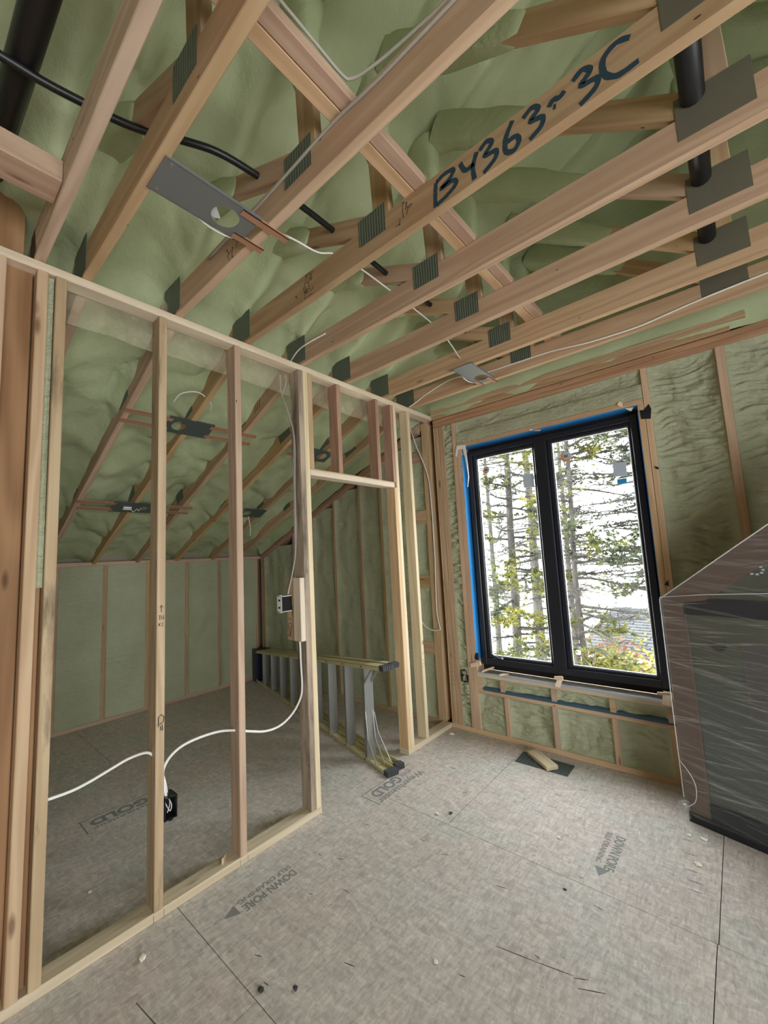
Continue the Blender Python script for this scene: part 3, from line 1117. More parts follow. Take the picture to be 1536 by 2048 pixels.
trusses = []
for i, y in enumerate(TR):
    root = empty('roof_truss', (XP, y, ZP), tlabels[i], 'roof truss', 'roof trusses across the ceiling')
    trusses.append(root)
    m = 'stained' if i == 0 else ('truss' if i not in (1, 2) else 'spruce')
    yw = (0, 1, 0)
    x0 = -2.30 if i else -2.16
    bar('joist', (x0, y, ZP + .0715), (2.35, y, ZP + .0715), .038, .140, yw, M[m], root)
    # sloping chord behind the partition, down to the knee wall
    a, b = -5.05, -2.06
    bar('rafter', (a, y, zr(a) + .076), (b, y, zr(b) + .076), .038, .140, yw, M['truss'], root)
    # webs above the joist
    for p, q, ww in (((-0.995, 2.93), (-1.03, 3.62), .089), ((-1.09, 2.95), (-1.82, 3.28), .089), ((0.10, 2.95), (0.08, 4.2), .089), ((0.05, 2.955), (-.92, 3.63), .089)):
        if i == 0 and p[0] == -1.09:
            continue
        p_, q_ = Vector((p[0], y, p[1])), Vector((q[0], y, q[1]))
        web = bar('web', p_, q_, .036, ww, yw, M['truss'], root)
        # the upper reach of each web is coated in sprayed foam
        f0 = {(-0.995, 2.93): .40, (-1.09, 2.95): .52, (0.10, 2.95): .55, (0.05, 2.955): .42}[p]
        a_ = p_.lerp(q_, f0)
        cv, cf = [], []
        ax_ = (q_ - p_).normalized()
        wz = ax_.cross(Vector((0, 1, 0)))
        ns, nr = 14, 14
        for s_ in range(ns + 1):
            f = s_ / ns
            c_ = a_.lerp(q_, f)
            grow = min(1.0, f * 5 + .15)
            for k in range(nr):
                an = 2 * pi * k / nr
                sx = (abs(cos(an)) ** .55) * (1 if cos(an) > 0 else -1)
                sz = (abs(sin(an)) ** .55) * (1 if sin(an) > 0 else -1)
                nz = 1 + .22 * fbm(c_.x * 4 + i, c_.z * 5 + cos(an), sin(an) + i * 3, 2)
                cv.append(c_ + Vector((0, 1, 0)) * sx * (.017 + .013 * grow + .03 * f) * nz + wz * sz * (ww / 2 - .004 + .012 * grow + .03 * f) * nz)
        for s_ in range(ns):
            for k in range(nr):
                k2 = (k + 1) % nr
                cf.append((s_ * nr + k, s_ * nr + k2, (s_ + 1) * nr + k2, (s_ + 1) * nr + k))
        cf.append(tuple(range(nr))[::-1])
        inv = web.matrix_basis.inverted() @ Matrix.Translation(-root.location)
        mesh('foam_coat', [inv @ v_ for v_ in cv], cf, M['foam'], web, smooth=True).matrix_basis = Matrix.Identity(4)
    yf = y - .0195
    if i:
        nail_plate(root, -1.05, 2.925, .15, .125, yf, 0.0)
        nail_plate(root, .095, 2.930, .20, .155, yf, 0.0, 'nail_plate_dark')
        nail_plate(root, -2.11, 2.90, .19, .17, yf, 0.0)
        nail_plate(root, -2.84, zr(-2.84) + .12, .16, .12, yf, .39)
        nail_plate(root, -3.9, zr(-3.9) + .12, .14, .10, yf, .39)
# number sprayed on one joist face
characters = [
    [[(-0.72, 2.903), (-0.726, 2.859), (-0.729, 2.806)], [(-0.718, 2.902), (-0.68, 2.912), (-0.643, 2.903), (-0.660, 2.880), (-0.700, 2.864), (-0.650, 2.864), (-0.636, 2.842), (-0.675, 2.822), (-0.722, 2.812)]],
    [[(-0.615, 2.908), (-0.596, 2.866), (-0.562, 2.868)], [(-0.548, 2.904), (-0.566, 2.860), (-0.564, 2.808)]],
    [[(-0.537, 2.900), (-0.510, 2.915), (-0.490, 2.897), (-0.520, 2.869), (-0.480, 2.858), (-0.484, 2.832), (-0.529, 2.808)]],
    [[(-0.415, 2.920), (-0.442, 2.875), (-0.446, 2.830), (-0.420, 2.813), (-0.400, 2.832), (-0.408, 2.857), (-0.437, 2.858)]],
    [[(-0.380, 2.900), (-0.350, 2.914), (-0.331, 2.894), (-0.359, 2.872), (-0.322, 2.858), (-0.328, 2.830), (-0.366, 2.811)]],
    [[(-0.300, 2.874), (-0.285, 2.887), (-0.268, 2.880), (-0.251, 2.889)], [(-0.287, 2.862), (-0.279, 2.861)]],
    [[(-0.226, 2.900), (-0.197, 2.914), (-0.178, 2.893), (-0.206, 2.868), (-0.163, 2.855), (-0.171, 2.828), (-0.214, 2.809)]],
    [[(-0.074, 2.904), (-0.108, 2.918), (-0.143, 2.897), (-0.143, 2.848), (-0.112, 2.818), (-0.062, 2.818)]]]
for ch_ in characters:
    mb = MB()
    for st in ch_:
        p = spline([(x, TR[3] - .0192, z) for x, z in st], 6)
        n_ = len(p)
        base = len(mb.v)
        for k in range(n_):
            d = (p[min(k + 1, n_ - 1)] - p[max(k - 1, 0)]).normalized()
            s_ = d.cross(Vector((0, 1, 0))) * (.0085 + .0018 * noise.noise(Vector((k * .7, st[0][0] * 50, 0))))
            for y_ in (0, -.0009):
                mb.v += [tuple(p[k] + s_ + Vector((0, y_, 0))), tuple(p[k] - s_ + Vector((0, y_, 0)))]
        for k in range(n_ - 1):
            a, b = base + 4 * k, base + 4 * k + 4
            mb.f += [(a + 2, a + 3, b + 3, b + 2), (a, a + 2, b + 2, b), (a + 1, b + 1, b + 3, a + 3)]
    mb.build('painted_character', M['spray'], trusses[3])

def scrawl(i, x0, z0, sc, n_, seed):
    rg = random.Random(seed)
    m_ = MB()
    for _ in range(n_):
        a_ = (x0 + rg.uniform(-1, 1) * sc, z0 + rg.uniform(-.5, .5) * .05)
        pts_ = [a_]
        for _k in range(4):
            pts_.append((pts_[-1][0] + rg.gauss(0, sc * .25), min(ZP + .13, max(ZP + .012, pts_[-1][1] + rg.gauss(0, .018)))))
        m_.tube(spline([(x, TR[i] - .0192, z) for x, z in pts_], 4), .0012, 4)
    m_.build('pen_scrawl', M['marker'], trusses[i])['kind'] = 'stuff'


scrawl(2, -1.50, 2.86, .03, 5, 2)
scrawl(3, -1.55, 2.865, .10, 7, 5)
scrawl(3, -.86, 2.87, .04, 4, 9)
for k in range(3):
    m_ = MB()
    x_ = -2.62 + .028 * k
    m_.tube([(x_, TR[4] - .0195, zr(x_) + .045), (x_ + .012, TR[4] - .0195, zr(x_) + .10)], .0022, 5)
    m_.build('tally_mark', M['marker'], trusses[4])

# bracing and services in the truss space
mb = MB()
root = empty('bracing_plank', (-.82, .25, 2.937), 'wide reddish bracing plank laid across the tops of the ceiling joists', 'plank')
box('plank_board', -.872, -.822, -.3, 3.18, 2.938, 2.975, M['plank'], root)
box('plank_board', -.820, -.770, -.3, 3.18, 2.938, 2.976, M['plank'], root)
box('block_board', -1.73, -1.60, -.3, .287, 2.82, 2.90, M['truss'], None)
o = bpy.data.objects['block_board']
o.name = 'blocking_board'
tag(o, 'short wooden block butting into the nearest truss, under the black drain pipe', 'block')
mb = MB()
mb.tube([(-2.02, .14, 3.05), (-1.5, .165, 3.10), (-.3, .21, 3.16)], .042, 16)
mb.thing('drain_pipe', M['pipe_black'], 'thick black drain pipe running along the nearest truss', 'pipe', smooth=True)
mb = MB()
mb.tube([(.045, .9, 2.985), (.05, 3.15, 2.985)], .035, 14)
mb.thing('vent_pipe', M['pipe_black'], 'black pipe on top of the joists beside the upright truss webs', 'pipe', smooth=True)
cable('flexible_conduit', [(-1.53, -.3, 3.05), (-1.511, 0.113, 3.05), (-1.504, 0.217, 3.05), (-1.485, 0.318, 3.05), (-1.465, 0.414, 3.05), (-1.43, 0.498, 3.05), (-1.364, 0.61, 3.05), (-1.319, 0.722, 3.05), (-1.296, 0.93, 3.05), (-1.29, 1.109, 3.05), (-1.293, 1.329, 3.05), (-1.305, 1.776, 3.05), (-1.287, 2.225, 3.05), (-1.301, 2.655, 3.05), (-1.30, 3.1, 3.05)], .0135, M['pipe_black'],
      'black flexible conduit curving through the trusses above the grey bracket', 'conduit')
cable('grey_cable', [(-1.70, .846, 2.905), (-1.324, 0.846, 2.905), (-1.061, 0.846, 2.915), (-0.848, 0.846, 2.922), (-0.576, 0.846, 2.905), (.3, .846, 2.91)], .0055, M['cable_gray'], 'grey cable running along the joist face between bracket and plank')
cable('grey_cable', [(-.765, -.2, 2.984), (-.762, .4, 2.984), (-0.765, 0.671, 2.984), (-0.769, 0.805, 2.988), (-0.755, 0.838, 2.99), (-0.700, 0.862, 3.0), (-0.60, 0.895, 3.03), (-.3, .94, 3.06)], .005, M['cable_gray'], 'grey cable lying along the edge of the bracing plank')
cable('thin_cable', [(-1.332, .90, 2.86), (-1.332, 0.992, 2.895), (-1.323, 1.06, 2.90), (-1.309, 1.167, 2.90), (-1.298, 1.30, 2.95), (-1.30, 1.6, 2.96), (-1.33, 2.2, 2.96), (-1.35, 2.50, 2.87)], .004, M['cable_white'], 'thin pale cable leading from the big grey bracket towards the small one')
cable('white_cable', [(-2.16, 1.63, 2.815), (-2.10, 1.61, 2.835), (-2.02, 1.60, 2.86), (-1.92, 1.60, 2.87), (-1.80, 1.64, 2.90)], .004, M['cable_white'], 'short white cable curling over the top plate above the switch stud')
cable('white_cable', [(-2.07, 2.838, 2.802), (-1.978, 2.838, 2.828), (-1.872, 2.838, 2.866), (-1.615, 2.836, 2.912), (-1.36, 2.836, 2.868), (-1.1, 2.838, 2.858), (-0.84, 2.838, 2.850), (-0.589, 2.838, 2.821), (-0.328, 2.838, 2.812), (-0.15, 2.838, 2.829), (0.087, 2.838, 2.850), (.7, 2.838, 2.88)], .005, M['cable_white'], 'long white cable along the last joist before the window wall')


# ------------------------------------------------------------------ recessed light brackets
def ring_plate(w_, l_, hc, hr, th, n=28):
    """flat plate in local xy (w_ along x, l_ along y) with a round hole"""
    mbp = MB()
    cx, cy = hc
    inner, outer = [], []
    for k in range(n):
        a = 2 * pi * k / n
        dx, dy = cos(a), sin(a)
        inner.append((cx + dx * hr, cy + dy * hr))
        tx = ((w_ / 2 - cx) / dx if dx > 0 else (-w_ / 2 - cx) / dx) if abs(dx) > 1e-6 else 1e9
        ty = ((l_ / 2 - cy) / dy if dy > 0 else (-l_ / 2 - cy) / dy) if abs(dy) > 1e-6 else 1e9
        t = min(tx, ty)
        outer.append((cx + dx * t, cy + dy * t))
    # snap closest outer points to the corners
    for c in ((w_ / 2, l_ / 2), (-w_ / 2, l_ / 2), (-w_ / 2, -l_ / 2), (w_ / 2, -l_ / 2)):
        k = min(range(n), key=lambda q: (outer[q][0] - c[0]) ** 2 + (outer[q][1] - c[1]) ** 2)
        outer[k] = c
    vs_ = [(x, y, z) for z in (0, th) for ring in (inner, outer) for x, y in ring]
    fs = []
    for k in range(n):
        k2 = (k + 1) % n
        fs += [(k, k2, n + k2, n + k), (2 * n + k, 3 * n + k, 3 * n + k2, 2 * n + k2), (k, 2 * n + k, 2 * n + k2, k2), (n + k, n + k2, 3 * n + k2, 3 * n + k)]
    mbp.add(vs_, fs)
    return mbp


def bracket(mw, label, w_=.155, l_=.345, hole=(0, .07), hr=.047, arms=((.055, .06, .27), (-.055, .06, .27)), mat='steel_gray', disc=True, coil=True, conn=False):
    root = empty('light_bracket', mat=mw, label=label, cat='light bracket', group='recessed light brackets')

    def loc(mbx, name, m, smooth=False):
        v = [mw @ Vector(p) for p in mbx.v]
        return mesh(name, [(mw.inverted() @ q) for q in v], mbx.f, m, None, smooth)

    def child(mbx, name, m, smooth=False):
        me = bpy.data.meshes.new(name)
        me.from_pydata(mbx.v, [], mbx.f)
        me.materials.append(m)
        if smooth:
            me.polygons.foreach_set('use_smooth', [True] * len(me.polygons))
        o_ = bpy.data.objects.new(name, me)
        o_.parent = root
        COL.objects.link(o_)
        return o_
    child(ring_plate(w_, l_, hole, hr, .0025), 'plate', M[mat])
    for sx in (-1, 1):
        m_ = MB()
        m_.box(sx * w_ / 2 - .0012, sx * w_ / 2 + .0012, -l_ / 2, l_ / 2, 0, .012)
        child(m_, 'plate_flange', M[mat])
    for x, y0, y1 in arms:
        m_ = MB()
        m_.box(x - .014, x + .014, y0, y1, -.004, -.001)
        m_.box(x + .012, x + .014, y0, y1, -.004, .008)
        child(m_, 'hanger_bar', M['galv_tinted'])
    for sx in (-1, 1):
        m_ = MB()
        m_.tube([(sx * .06, -l_ / 2 + .025, -.002), (sx * .06, -l_ / 2 + .025, 0)], .005, 8)
        child(m_, 'screw', M['alu'])
    if disc:
        m_ = MB()
        a0 = 2.4
        pts = [(hole[0] - .008, hole[1] - .03)] + [(hole[0] - .008 + .05 * cos(a0 + k * .2), hole[1] - .03 + .05 * sin(a0 + k * .2)) for k in range(12)]
        m_.prism(pts, Matrix.Translation((0, 0, .025)), .004)
        child(m_, 'white_connector', M['white'])
    if coil:
        m_ = MB()
        for k in range(3):
            m_.tube([(-.058 - (.036 + .008 * k) * sin(pi * t / 14), .075 - (.088 + .004 * k) * cos(pi * t / 14), .004 + .007 * k) for t in range(15)], .0032, 6)
        child(m_, 'cable_coil', M['cable_white'], True)
    if conn:
        m_ = MB()
        m_.box(-.012, .02, -.08, -.02, -.016, -.003)
        child(m_, 'white_connector', M['white'])
        m_ = MB()
        m_.tube(spline([(.0, -.02, -.012), (-.015, .0, -.03), (.02, .02, -.02), (-.012, .04, -.02), (.015, .05, -.012)], 5), .0025, 6)
        child(m_, 'pigtail_wire', M['cable_white'], True)
    return root


bracket(Matrix.Translation((-1.312, .648, 2.7915)), 'big grey light bracket under the joists, near the upper left', w_=.155, l_=.345, hole=(-.005, .072), hr=.05, arms=((.062, .10, .30), (-.058, .13, .262)))
bracket(Matrix.Translation((-1.327, 2.645, 2.7915)), 'small pale light bracket under the joists just before the window wall', w_=.15, l_=.36, hole=(.01, .09), hr=.05, arms=((.05, .12, .262), (-.05, .12, .225)))


def raftm(x, y, flip=False):
    sl = math.atan(.4167)
    mm = Matrix.Translation((x, y, zr(x) - .007)) @ Matrix.Rotation(-sl, 4, 'Y')
    if flip:
        mm = mm @ Matrix.Rotation(pi, 4, 'Z')
    return mm


bracket(raftm(-2.84, 1.265), 'dark light bracket on the rafters, seen between the first and second free studs', l_=.31, hole=(.0, -.07), arms=((.05, -.42, -.13), (-.05, -.42, -.13), (.05, .13, .50), (-.05, .13, .50)), mat='steel_dark', coil=False, disc=False)
cable('white_cable', [(-2.70, 1.10, 2.58), (-2.62, 1.12, 2.62), (-2.56, 1.20, 2.63), (-2.60, 1.30, 2.60), (-2.68, 1.34, 2.57)], .004, M['cable_white'], 'white cable loop above the dark bracket behind the studs')
bracket(raftm(-3.90, 1.265), 'low light bracket with a white connector dangling, on the rafters over the knee wall', l_=.33, hole=(.0, .08), hr=.03, arms=((.055, -.41, -.15), (-.045, -.39, -.15), (.05, .15, .48), (-.05, .15, .48)), mat='steel_dark', coil=False, disc=False, conn=True)
bracket(raftm(-3.89, 2.40), 'low light bracket right of the second free stud, far down the rafters', l_=.27, hole=(.0, -.06), arms=((.05, -.30, -.12),), mat='steel_dark', coil=False, disc=False)
bracket(raftm(-2.86, 2.44), 'dark light bracket on the rafters, seen above the door header', l_=.30, hole=(.0, .06), arms=((.05, -.34, -.13), (-.05, -.30, -.13)), mat='steel_dark', coil=False, disc=False)
cable('white_cable', [(-3.80, 2.30, 1.99), (-3.84, 2.34, 1.90), (-3.82, 2.33, 1.86), (-3.87, 2.36, 1.80)], .004, M['cable_white'], 'short white wire dangling from the rafters beyond the second free stud')

# ------------------------------------------------------------------ window
wn = empty('window_1', kind='structure')
FY = YW + .06
WX0, WX1, WZ0, WZ1 = -1.763, -.438, .560, 2.397


def fb(name, x0, x1, z0, z1, y0, y1, m, parent, ch=.004):
    return box(name, x0, x1, y0, y1, z0, z1, M[m], parent, ch)


fr = fb('window_frame', WX0, WX0 + .045, WZ0, WZ1, FY, FY + .075, 'frame_black', wn)
fb('window_frame', WX1 - .045, WX1, WZ0, WZ1, FY, FY + .075, 'frame_black', wn)
fb('window_frame', WX0 + .045, WX1 - .045, WZ1 - .042, WZ1, FY, FY + .075, 'frame_black', wn)
fb('window_frame', WX0 + .045, WX1 - .045, WZ0, WZ0 + .052, FY, FY + .075, 'frame_black', wn)
for a in ((OX0 + .0005, WX0 + .01, OZ0, OZ1), (WX1 - .01, OX1 - .0005, OZ0, OZ1), (WX0 + .01, WX1 - .01, WZ1 - .01, OZ1), (WX0 + .01, WX1 - .01, OZ0 + .002, WZ0 + .01)):
    fb('nailing_fin', *a, FY + .062, FY + .066, 'gasket', wn, .0005)
fb('mullion', -1.165, -1.068, WZ0 + .05, WZ1 - .04, FY - .004, FY + .075, 'frame_black', wn)
panes = [(-1.718, -1.166, 'left'), (-1.067, -.483, 'right')]
glasses = []
for x0, x1, nm in panes:
    z0, z1 = WZ0 + .052, WZ1 - .042
    s_ = .034
    fb('sash', x0, x0 + s_, z0, z1, FY + .018, FY + .07, 'frame_black', wn)
    fb('sash', x1 - s_ * .6, x1, z0, z1, FY + .018, FY + .07, 'frame_black', wn)
    fb('sash', x0 + s_, x1 - s_ * .6, z1 - s_ * .8, z1, FY + .018, FY + .07, 'frame_black', wn)
    fb('sash', x0 + s_, x1 - s_ * .6, z0, z0 + s_ * .5, FY + .018, FY + .07, 'frame_black', wn)
    gx0, gx1, gz0, gz1 = x0 + s_, x1 - s_ * .6, z0 + s_ * .5, z1 - s_ * .8
    for a in ((gx0, gx0 + .006, gz0, gz1), (gx1 - .006, gx1, gz0, gz1), (gx0 + .006, gx1 - .006, gz1 - .006, gz1), (gx0 + .006, gx1 - .006, gz0, gz0 + .006)):
        fb('glazing_spacer', *a, FY + .034, FY + .046, 'alu_spacer', wn, .001)
    for yy in (FY + .034, FY + .047):
        mb = MB()
        mb.add([(gx0, yy, gz0), (gx1, yy, gz0), (gx1, yy, gz1), (gx0, yy, gz1)], [(0, 1, 2, 3)])
        gl = mb.build('pane', M['glass'], wn)
    glasses.append(gl)
# crank handle on the left sash
mb = MB()
mb.tube([(-1.672, FY - .008, .655), (-1.64, FY - .02, .640), (-1.575, FY - .022, .622)], .007, 8)
mb.tube([(-1.575, FY - .03, .622), (-1.575, FY - .006, .622)], .011, 10)
mb.box(-1.66, -1.56, FY - .006, FY, .60, .618)
mb.build('crank_handle', M['frame_black'], wn, smooth=False)
# labels and stickers stuck on the panes
yy = FY + .032


def sticker(x0, x1, z0, z1, m, name='sticker'):
    mb = MB()
    mb.box(x0, x1, yy - .0012, yy, z0, z1)
    return mb.build(name, M[m], wn)


sticker(-1.285, -1.196, 2.005, 2.115, 'label_gray', 'pane_label')
sticker(-.625, -.540, 1.985, 2.085, 'label_gray', 'pane_label')
sticker(-.608, -.548, 1.933, 1.968, 'label_blue', 'pane_label')
sticker(-.610, -.548, 1.969, 1.975, 'black_tape', 'pane_label')
for cx, cz, r in ((-1.602, 2.212, .031), (-.935, 2.200, .040)):
    mb = MB()
    mwd = Matrix(((1, 0, 0, cx), (0, 0, -1, yy), (0, 1, 0, cz), (0, 0, 0, 1)))
    mb.prism([(r * cos(k * pi / 12), r * sin(k * pi / 12)) for k in range(24)], mwd, .001)
    st = mb.build('round_sticker', M['orange'], wn)
    mb = MB()
    mwd = Matrix(((1, 0, 0, cx + .006), (0, 0, -1, yy - .0011), (0, 1, 0, cz + .006), (0, 0, 0, 1)))
    mb.prism([(r * .78 * cos(k * pi / 12), r * .78 * sin(k * pi / 12)) for k in range(24)], mwd, .001)
    mb.build('sticker_print', M['label_gray'], st)
    mb = MB()
    for k in range(4):
        mb.box(cx - .012 + k * .007, cx - .008 + k * .007, yy - .0035, yy - .0022, cz - .010 + .004 * (k % 2), cz + .014 - .003 * (k % 3))
    mb.build('sticker_print', M['marker'], st)

# shims, tape and torn foam around the window
def shim(a, b, w_, t, label, wdir=(0, 0, 1)):
    a, b = Vector(a), Vector(b)
    o_ = bar('wood_shim', a, b, w_, t, wdir, M['shim'], None, .001)
    return tag(o_, label, 'shim', 'wood shims around the window')


shim((-1.835, YW - .012, .552), (-1.742, YW - .010, .582), .034, .012, 'wood shim at the lower left corner of the window frame')
shim((-1.735, YW - .012, .515), (-1.655, YW + .05, .548), .03, .010, 'wood shim poking out beneath the crank handle', (1, 0, .3))
shim((-1.582, YW - .012, .508), (-1.528, YW + .04, .514), .03, .008, 'thin curled wood shim on the sill, second from the left', (1, 0, 0))
shim((-1.125, YW - .018, .488), (-1.115, YW + .05, .548), .036, .010, 'wood shim bent over the sill under the middle mullion', (1, 0, 0))
shim((-1.142, YW - .010, .550), (-1.085, YW + .0, .556), .024, .010, 'wood shim lying across the one under the middle mullion', (0, 0, 1))
shim((-.455, YW - .020, .483), (-.448, YW + .04, .552), .050, .010, 'wood shim hanging over the sill at the lower right corner', (1, 0, 0))
shim((-.500, YW - .008, .548), (-.420, YW - .006, .556), .016, .010, 'wood shim wedged crosswise at the lower right corner', (0, 0, 1))
shim((-.530, YW - .006, 2.482), (-.455, YW + .03, 2.425), .028, .010, 'wood shim wedged above the upper right corner of the frame')
shim((-1.16, YW - .003, 2.446), (-1.09, YW + .04, 2.436), .02, .008, 'wood shim above the frame over the middle mullion', (1, 0, 0))


def scrap_patch(name, pts, m, label, cat, y=YW - .002, th=.0015):
    mb = MB()
    n_ = len(pts)
    mb.add([(x, y, z) for x, z in pts] + [(x, y - th, z) for x, z in pts], [tuple(range(n_)), tuple(range(n_, 2 * n_))[::-1]] + [(i, (i + 1) % n_, n_ + (i + 1) % n_, n_ + i) for i in range(n_)])
    return mb.thing(name, M[m], label, cat)


scrap_patch('black_tape', [(-.408, 2.397), (-.385, 2.392), (-.352, 2.425), (-.343, 2.39), (-.352, 2.325), (-.404, 2.335)], 'black_tape', 'black tape patch on the jamb by the upper right window corner', 'tape', th=.004)
scrap_patch('tape_scrap', [(-.364, 2.005), (-.345, 1.995), (-.342, 1.980), (-.356, 1.985)], 'black_tape', 'tiny black tape scrap on the right jamb, halfway up', 'tape', th=.006)
scrap_patch('tape_scrap', [(-.392, 1.235), (-.370, 1.262), (-.368, 1.225)], 'black_tape', 'black tape scrap on the right jamb, low down by the crate', 'tape', th=.006)
scrap_patch('white_tape', [(-1.842, 2.375), (-1.82, 2.46), (-1.737, 2.452), (-1.728, 2.34), (-1.722, 2.16), (-1.740, 2.075), (-1.730, 2.18), (-1.744, 2.33), (-1.760, 2.42), (-1.812, 2.425), (-1.828, 2.36)], 'white', 'torn white tape dangling at the upper left window corner', 'tape', y=YW - .004, th=.006)
scrap_patch('tape_scrap', [(-1.80, .62), (-1.79, .60), (-1.762, .60), (-1.762, .66), (-1.785, .66)], 'black_tape', 'black tape scrap at the foot of the blue flashing', 'tape', y=YW + .001, th=.004)

# ------------------------------------------------------------------ electrical boxes and cables
def elec_box(mw, label, dev):
    root = empty('electrical_box', mat=mw, label=label, cat='outlet box')

    def child(mbx, name, m):
        me = bpy.data.meshes.new(name)
        me.from_pydata(mbx.v, [], mbx.f)
        me.materials.append(M[m])
        o_ = bpy.data.objects.new(name, me)
        o_.parent = root
        COL.objects.link(o_)
        return o_
    # local: x right, y up, z out of the wall; open front
    m_ = MB()
    W_, H_, D_, t = .055, .095, .07, .004
    m_.box(-W_ / 2, -W_ / 2 + t, -H_ / 2, H_ / 2, -D_, 0)
    m_.box(W_ / 2 - t, W_ / 2, -H_ / 2, H_ / 2, -D_, 0)
    m_.box(-W_ / 2, W_ / 2, -H_ / 2, -H_ / 2 + t, -D_, 0)
    m_.box(-W_ / 2, W_ / 2, H_ / 2 - t, H_ / 2, -D_, 0)
    m_.box(-W_ / 2, W_ / 2, -H_ / 2, H_ / 2, -D_, -D_ + t)
    child(m_, 'box_shell', 'box_black')
    for s_ in (-1, 1):
        m_ = MB()
        m_.box(-.008, .008, s_ * H_ / 2 - .006, s_ * H_ / 2 + .006, -.012, 0.0)
        child(m_, 'screw_lug', 'box_black' if dev != 'switch' else 'white')
    if dev == 'switch':
        m_ = MB()
        m_.box(-.024, .024, -.046, .046, -.004, 0.002)
        child(m_, 'mounting_strap', 'white')
        for z_ in (.016, -.028):
            m_ = MB()
            m_.box(-.008, .008, z_, z_ + .012, .002, .004)
            child(m_, 'screw_slot', 'marker')
        for z_ in (-.048, .044):
            m_ = MB()
            m_.box(-.028, .028, z_, z_ + .004, -.07, .0)
            child(m_, 'box_rim', 'white')
    else:
        m_ = MB()
        m_.tube(spline([(-.012, .03, -.06), (-.006, .0, -.03), (.004, -.02, -.02), (.012, .0, -.025), (.006, .025, -.04)], 5), .0022, 6)
        child(m_, 'loose_wire', 'cable_white')
        m_ = MB()
        m_.tube(spline([(.012, .035, -.06), (.002, .01, -.02), (-.01, -.02, -.015)], 5), .0018, 6)
        child(m_, 'loose_wire', 'cable_white')
    return root


# facing +x on the partition: local x -> +y, y -> z, z -> +x
def facex(x, y, z):
    return Matrix(((0, 0, 1, x), (1, 0, 0, y), (0, 1, 0, z), (0, 0, 0, 1)))


# switch box on the side of the door stud, its strap turned to the near side
elec_box(Matrix(((1, 0, 0, XP - .115), (0, 0, -1, 1.525), (0, 1, 0, 1.247), (0, 0, 0, 1))), 'black box with a white switch strap on the weathered door stud', 'switch')
elec_box(facex(XP + .0, .842, .428), 'black outlet box low on the first free stud, cables entering its top', 'outlet')
elec_box(Matrix(((1, 0, 0, -1.912), (0, 0, -1, YW - .004), (0, 1, 0, .452), (0, 0, 0, 1))), 'black outlet box between the studs left of the window', 'outlet')
cx = XP - .045
cable('white_cable', [(cx - .02, 1.622, 1.16), (cx - .01, 1.625, 1.0), (cx, 1.62, 0.871), (cx, 1.624, 0.752), (cx, 1.61, 0.682), (cx, 1.552, 0.613), (cx, 1.463, 0.571), (cx, 1.364, 0.572), (cx, 1.256, 0.608), (cx, 1.201, 0.631), (cx, 1.101, 0.66), (cx, 0.998, 0.667), (cx, 0.913, 0.659), (cx, 0.856, 0.631), (cx, 0.825, 0.585), (cx + .01, .822, .53), (cx + .015, .832, .47)], .0065, M['cable_white'],
      'white cable looping from the door stud through the second free stud')
cable('white_cable', [(cx - .01, .845, .47), (cx, 0.829, 0.54), (cx, .80, .62), (cx, 0.763, 0.681), (cx, 0.689, 0.688), (cx, 0.613, 0.671), (cx, 0.543, 0.653), (cx, 0.477, 0.643), (cx, 0.385, 0.645)], .006, M['cable_white'],
      'white cable sagging from the first free stud to the doubled corner studs')
cable('grey_cable', [(-2.20, 1.622, 2.76), (-2.193, 1.622, 2.70), (-2.235, 1.622, 2.62), (-2.18, 1.625, 2.50), (-2.13, 1.624, 2.327), (-2.138, 1.624, 2.086), (-2.140, 1.624, 1.766), (-2.150, 1.624, 1.555), (-2.155, 1.60, 1.42), (-2.165, 1.575, 1.30)], .006, M['cable_gray'], 'grey cable running down the weathered door stud into the switch box')
cable('grey_cable', [(-2.225, 1.60, 2.76), (-2.23, 1.61, 2.64), (-2.17, 1.618, 2.48), (-2.118, 1.622, 2.30), (-2.126, 1.622, 2.0), (-2.134, 1.622, 1.6), (-2.14, 1.592, 1.42), (-2.17, 1.575, 1.30)], .005, M['cable_gray'], 'second grey cable twinned beside the one down the weathered door stud')
cable('white_cable', [(-2.318, 3.178, 2.745), (-2.251, 3.18, 2.534), (-2.150, 3.183, 2.247), (-2.128, 3.183, 1.948), (-2.128, 3.183, 1.495), (-2.131, 3.183, 1.394), (-2.145, 3.183, 1.009), (-2.119, 3.183, 0.829)], .0055, M['cable_white'], 'white cable slanting down the corner studs left of the window')
cable('white_cable', [(-2.322, 3.17, 0.902), (-2.268, 3.178, 0.841), (-2.194, 3.183, 0.816), (-2.119, 3.186, 0.829)], .0055, M['cable_white'], 'short white cable curving into the corner stud at knee height')

# ------------------------------------------------------------------ step ladder lying on its side
LB = Vector((-1.985, 2.235, 0))
LU = Vector((-.9645, .265, 0)).normalized()
LV = Vector((.265, .9645, 0)).normalized()
LM = Matrix((LU, LV, Vector((0, 0, 1)))).transposed().to_4x4()
LM.translation = LB
lad = empty('step_ladder', mat=LM, label='yellow fibreglass step ladder lying on its side beyond the stud partition', cat='ladder')


def lchild(mbx, name, m, smooth=False):
    me = bpy.data.meshes.new(name)
    me.from_pydata(mbx.v, [], mbx.f)
    me.materials.append(M[m])
    if smooth:
        me.polygons.foreach_set('use_smooth', [True] * len(me.polygons))
    o_ = bpy.data.objects.new(name, me)
    o_.parent = lad
    COL.objects.link(o_)
    return o_


LL = 3.02


def ztop(u):
    return .735 - (.735 - .385) * u / LL


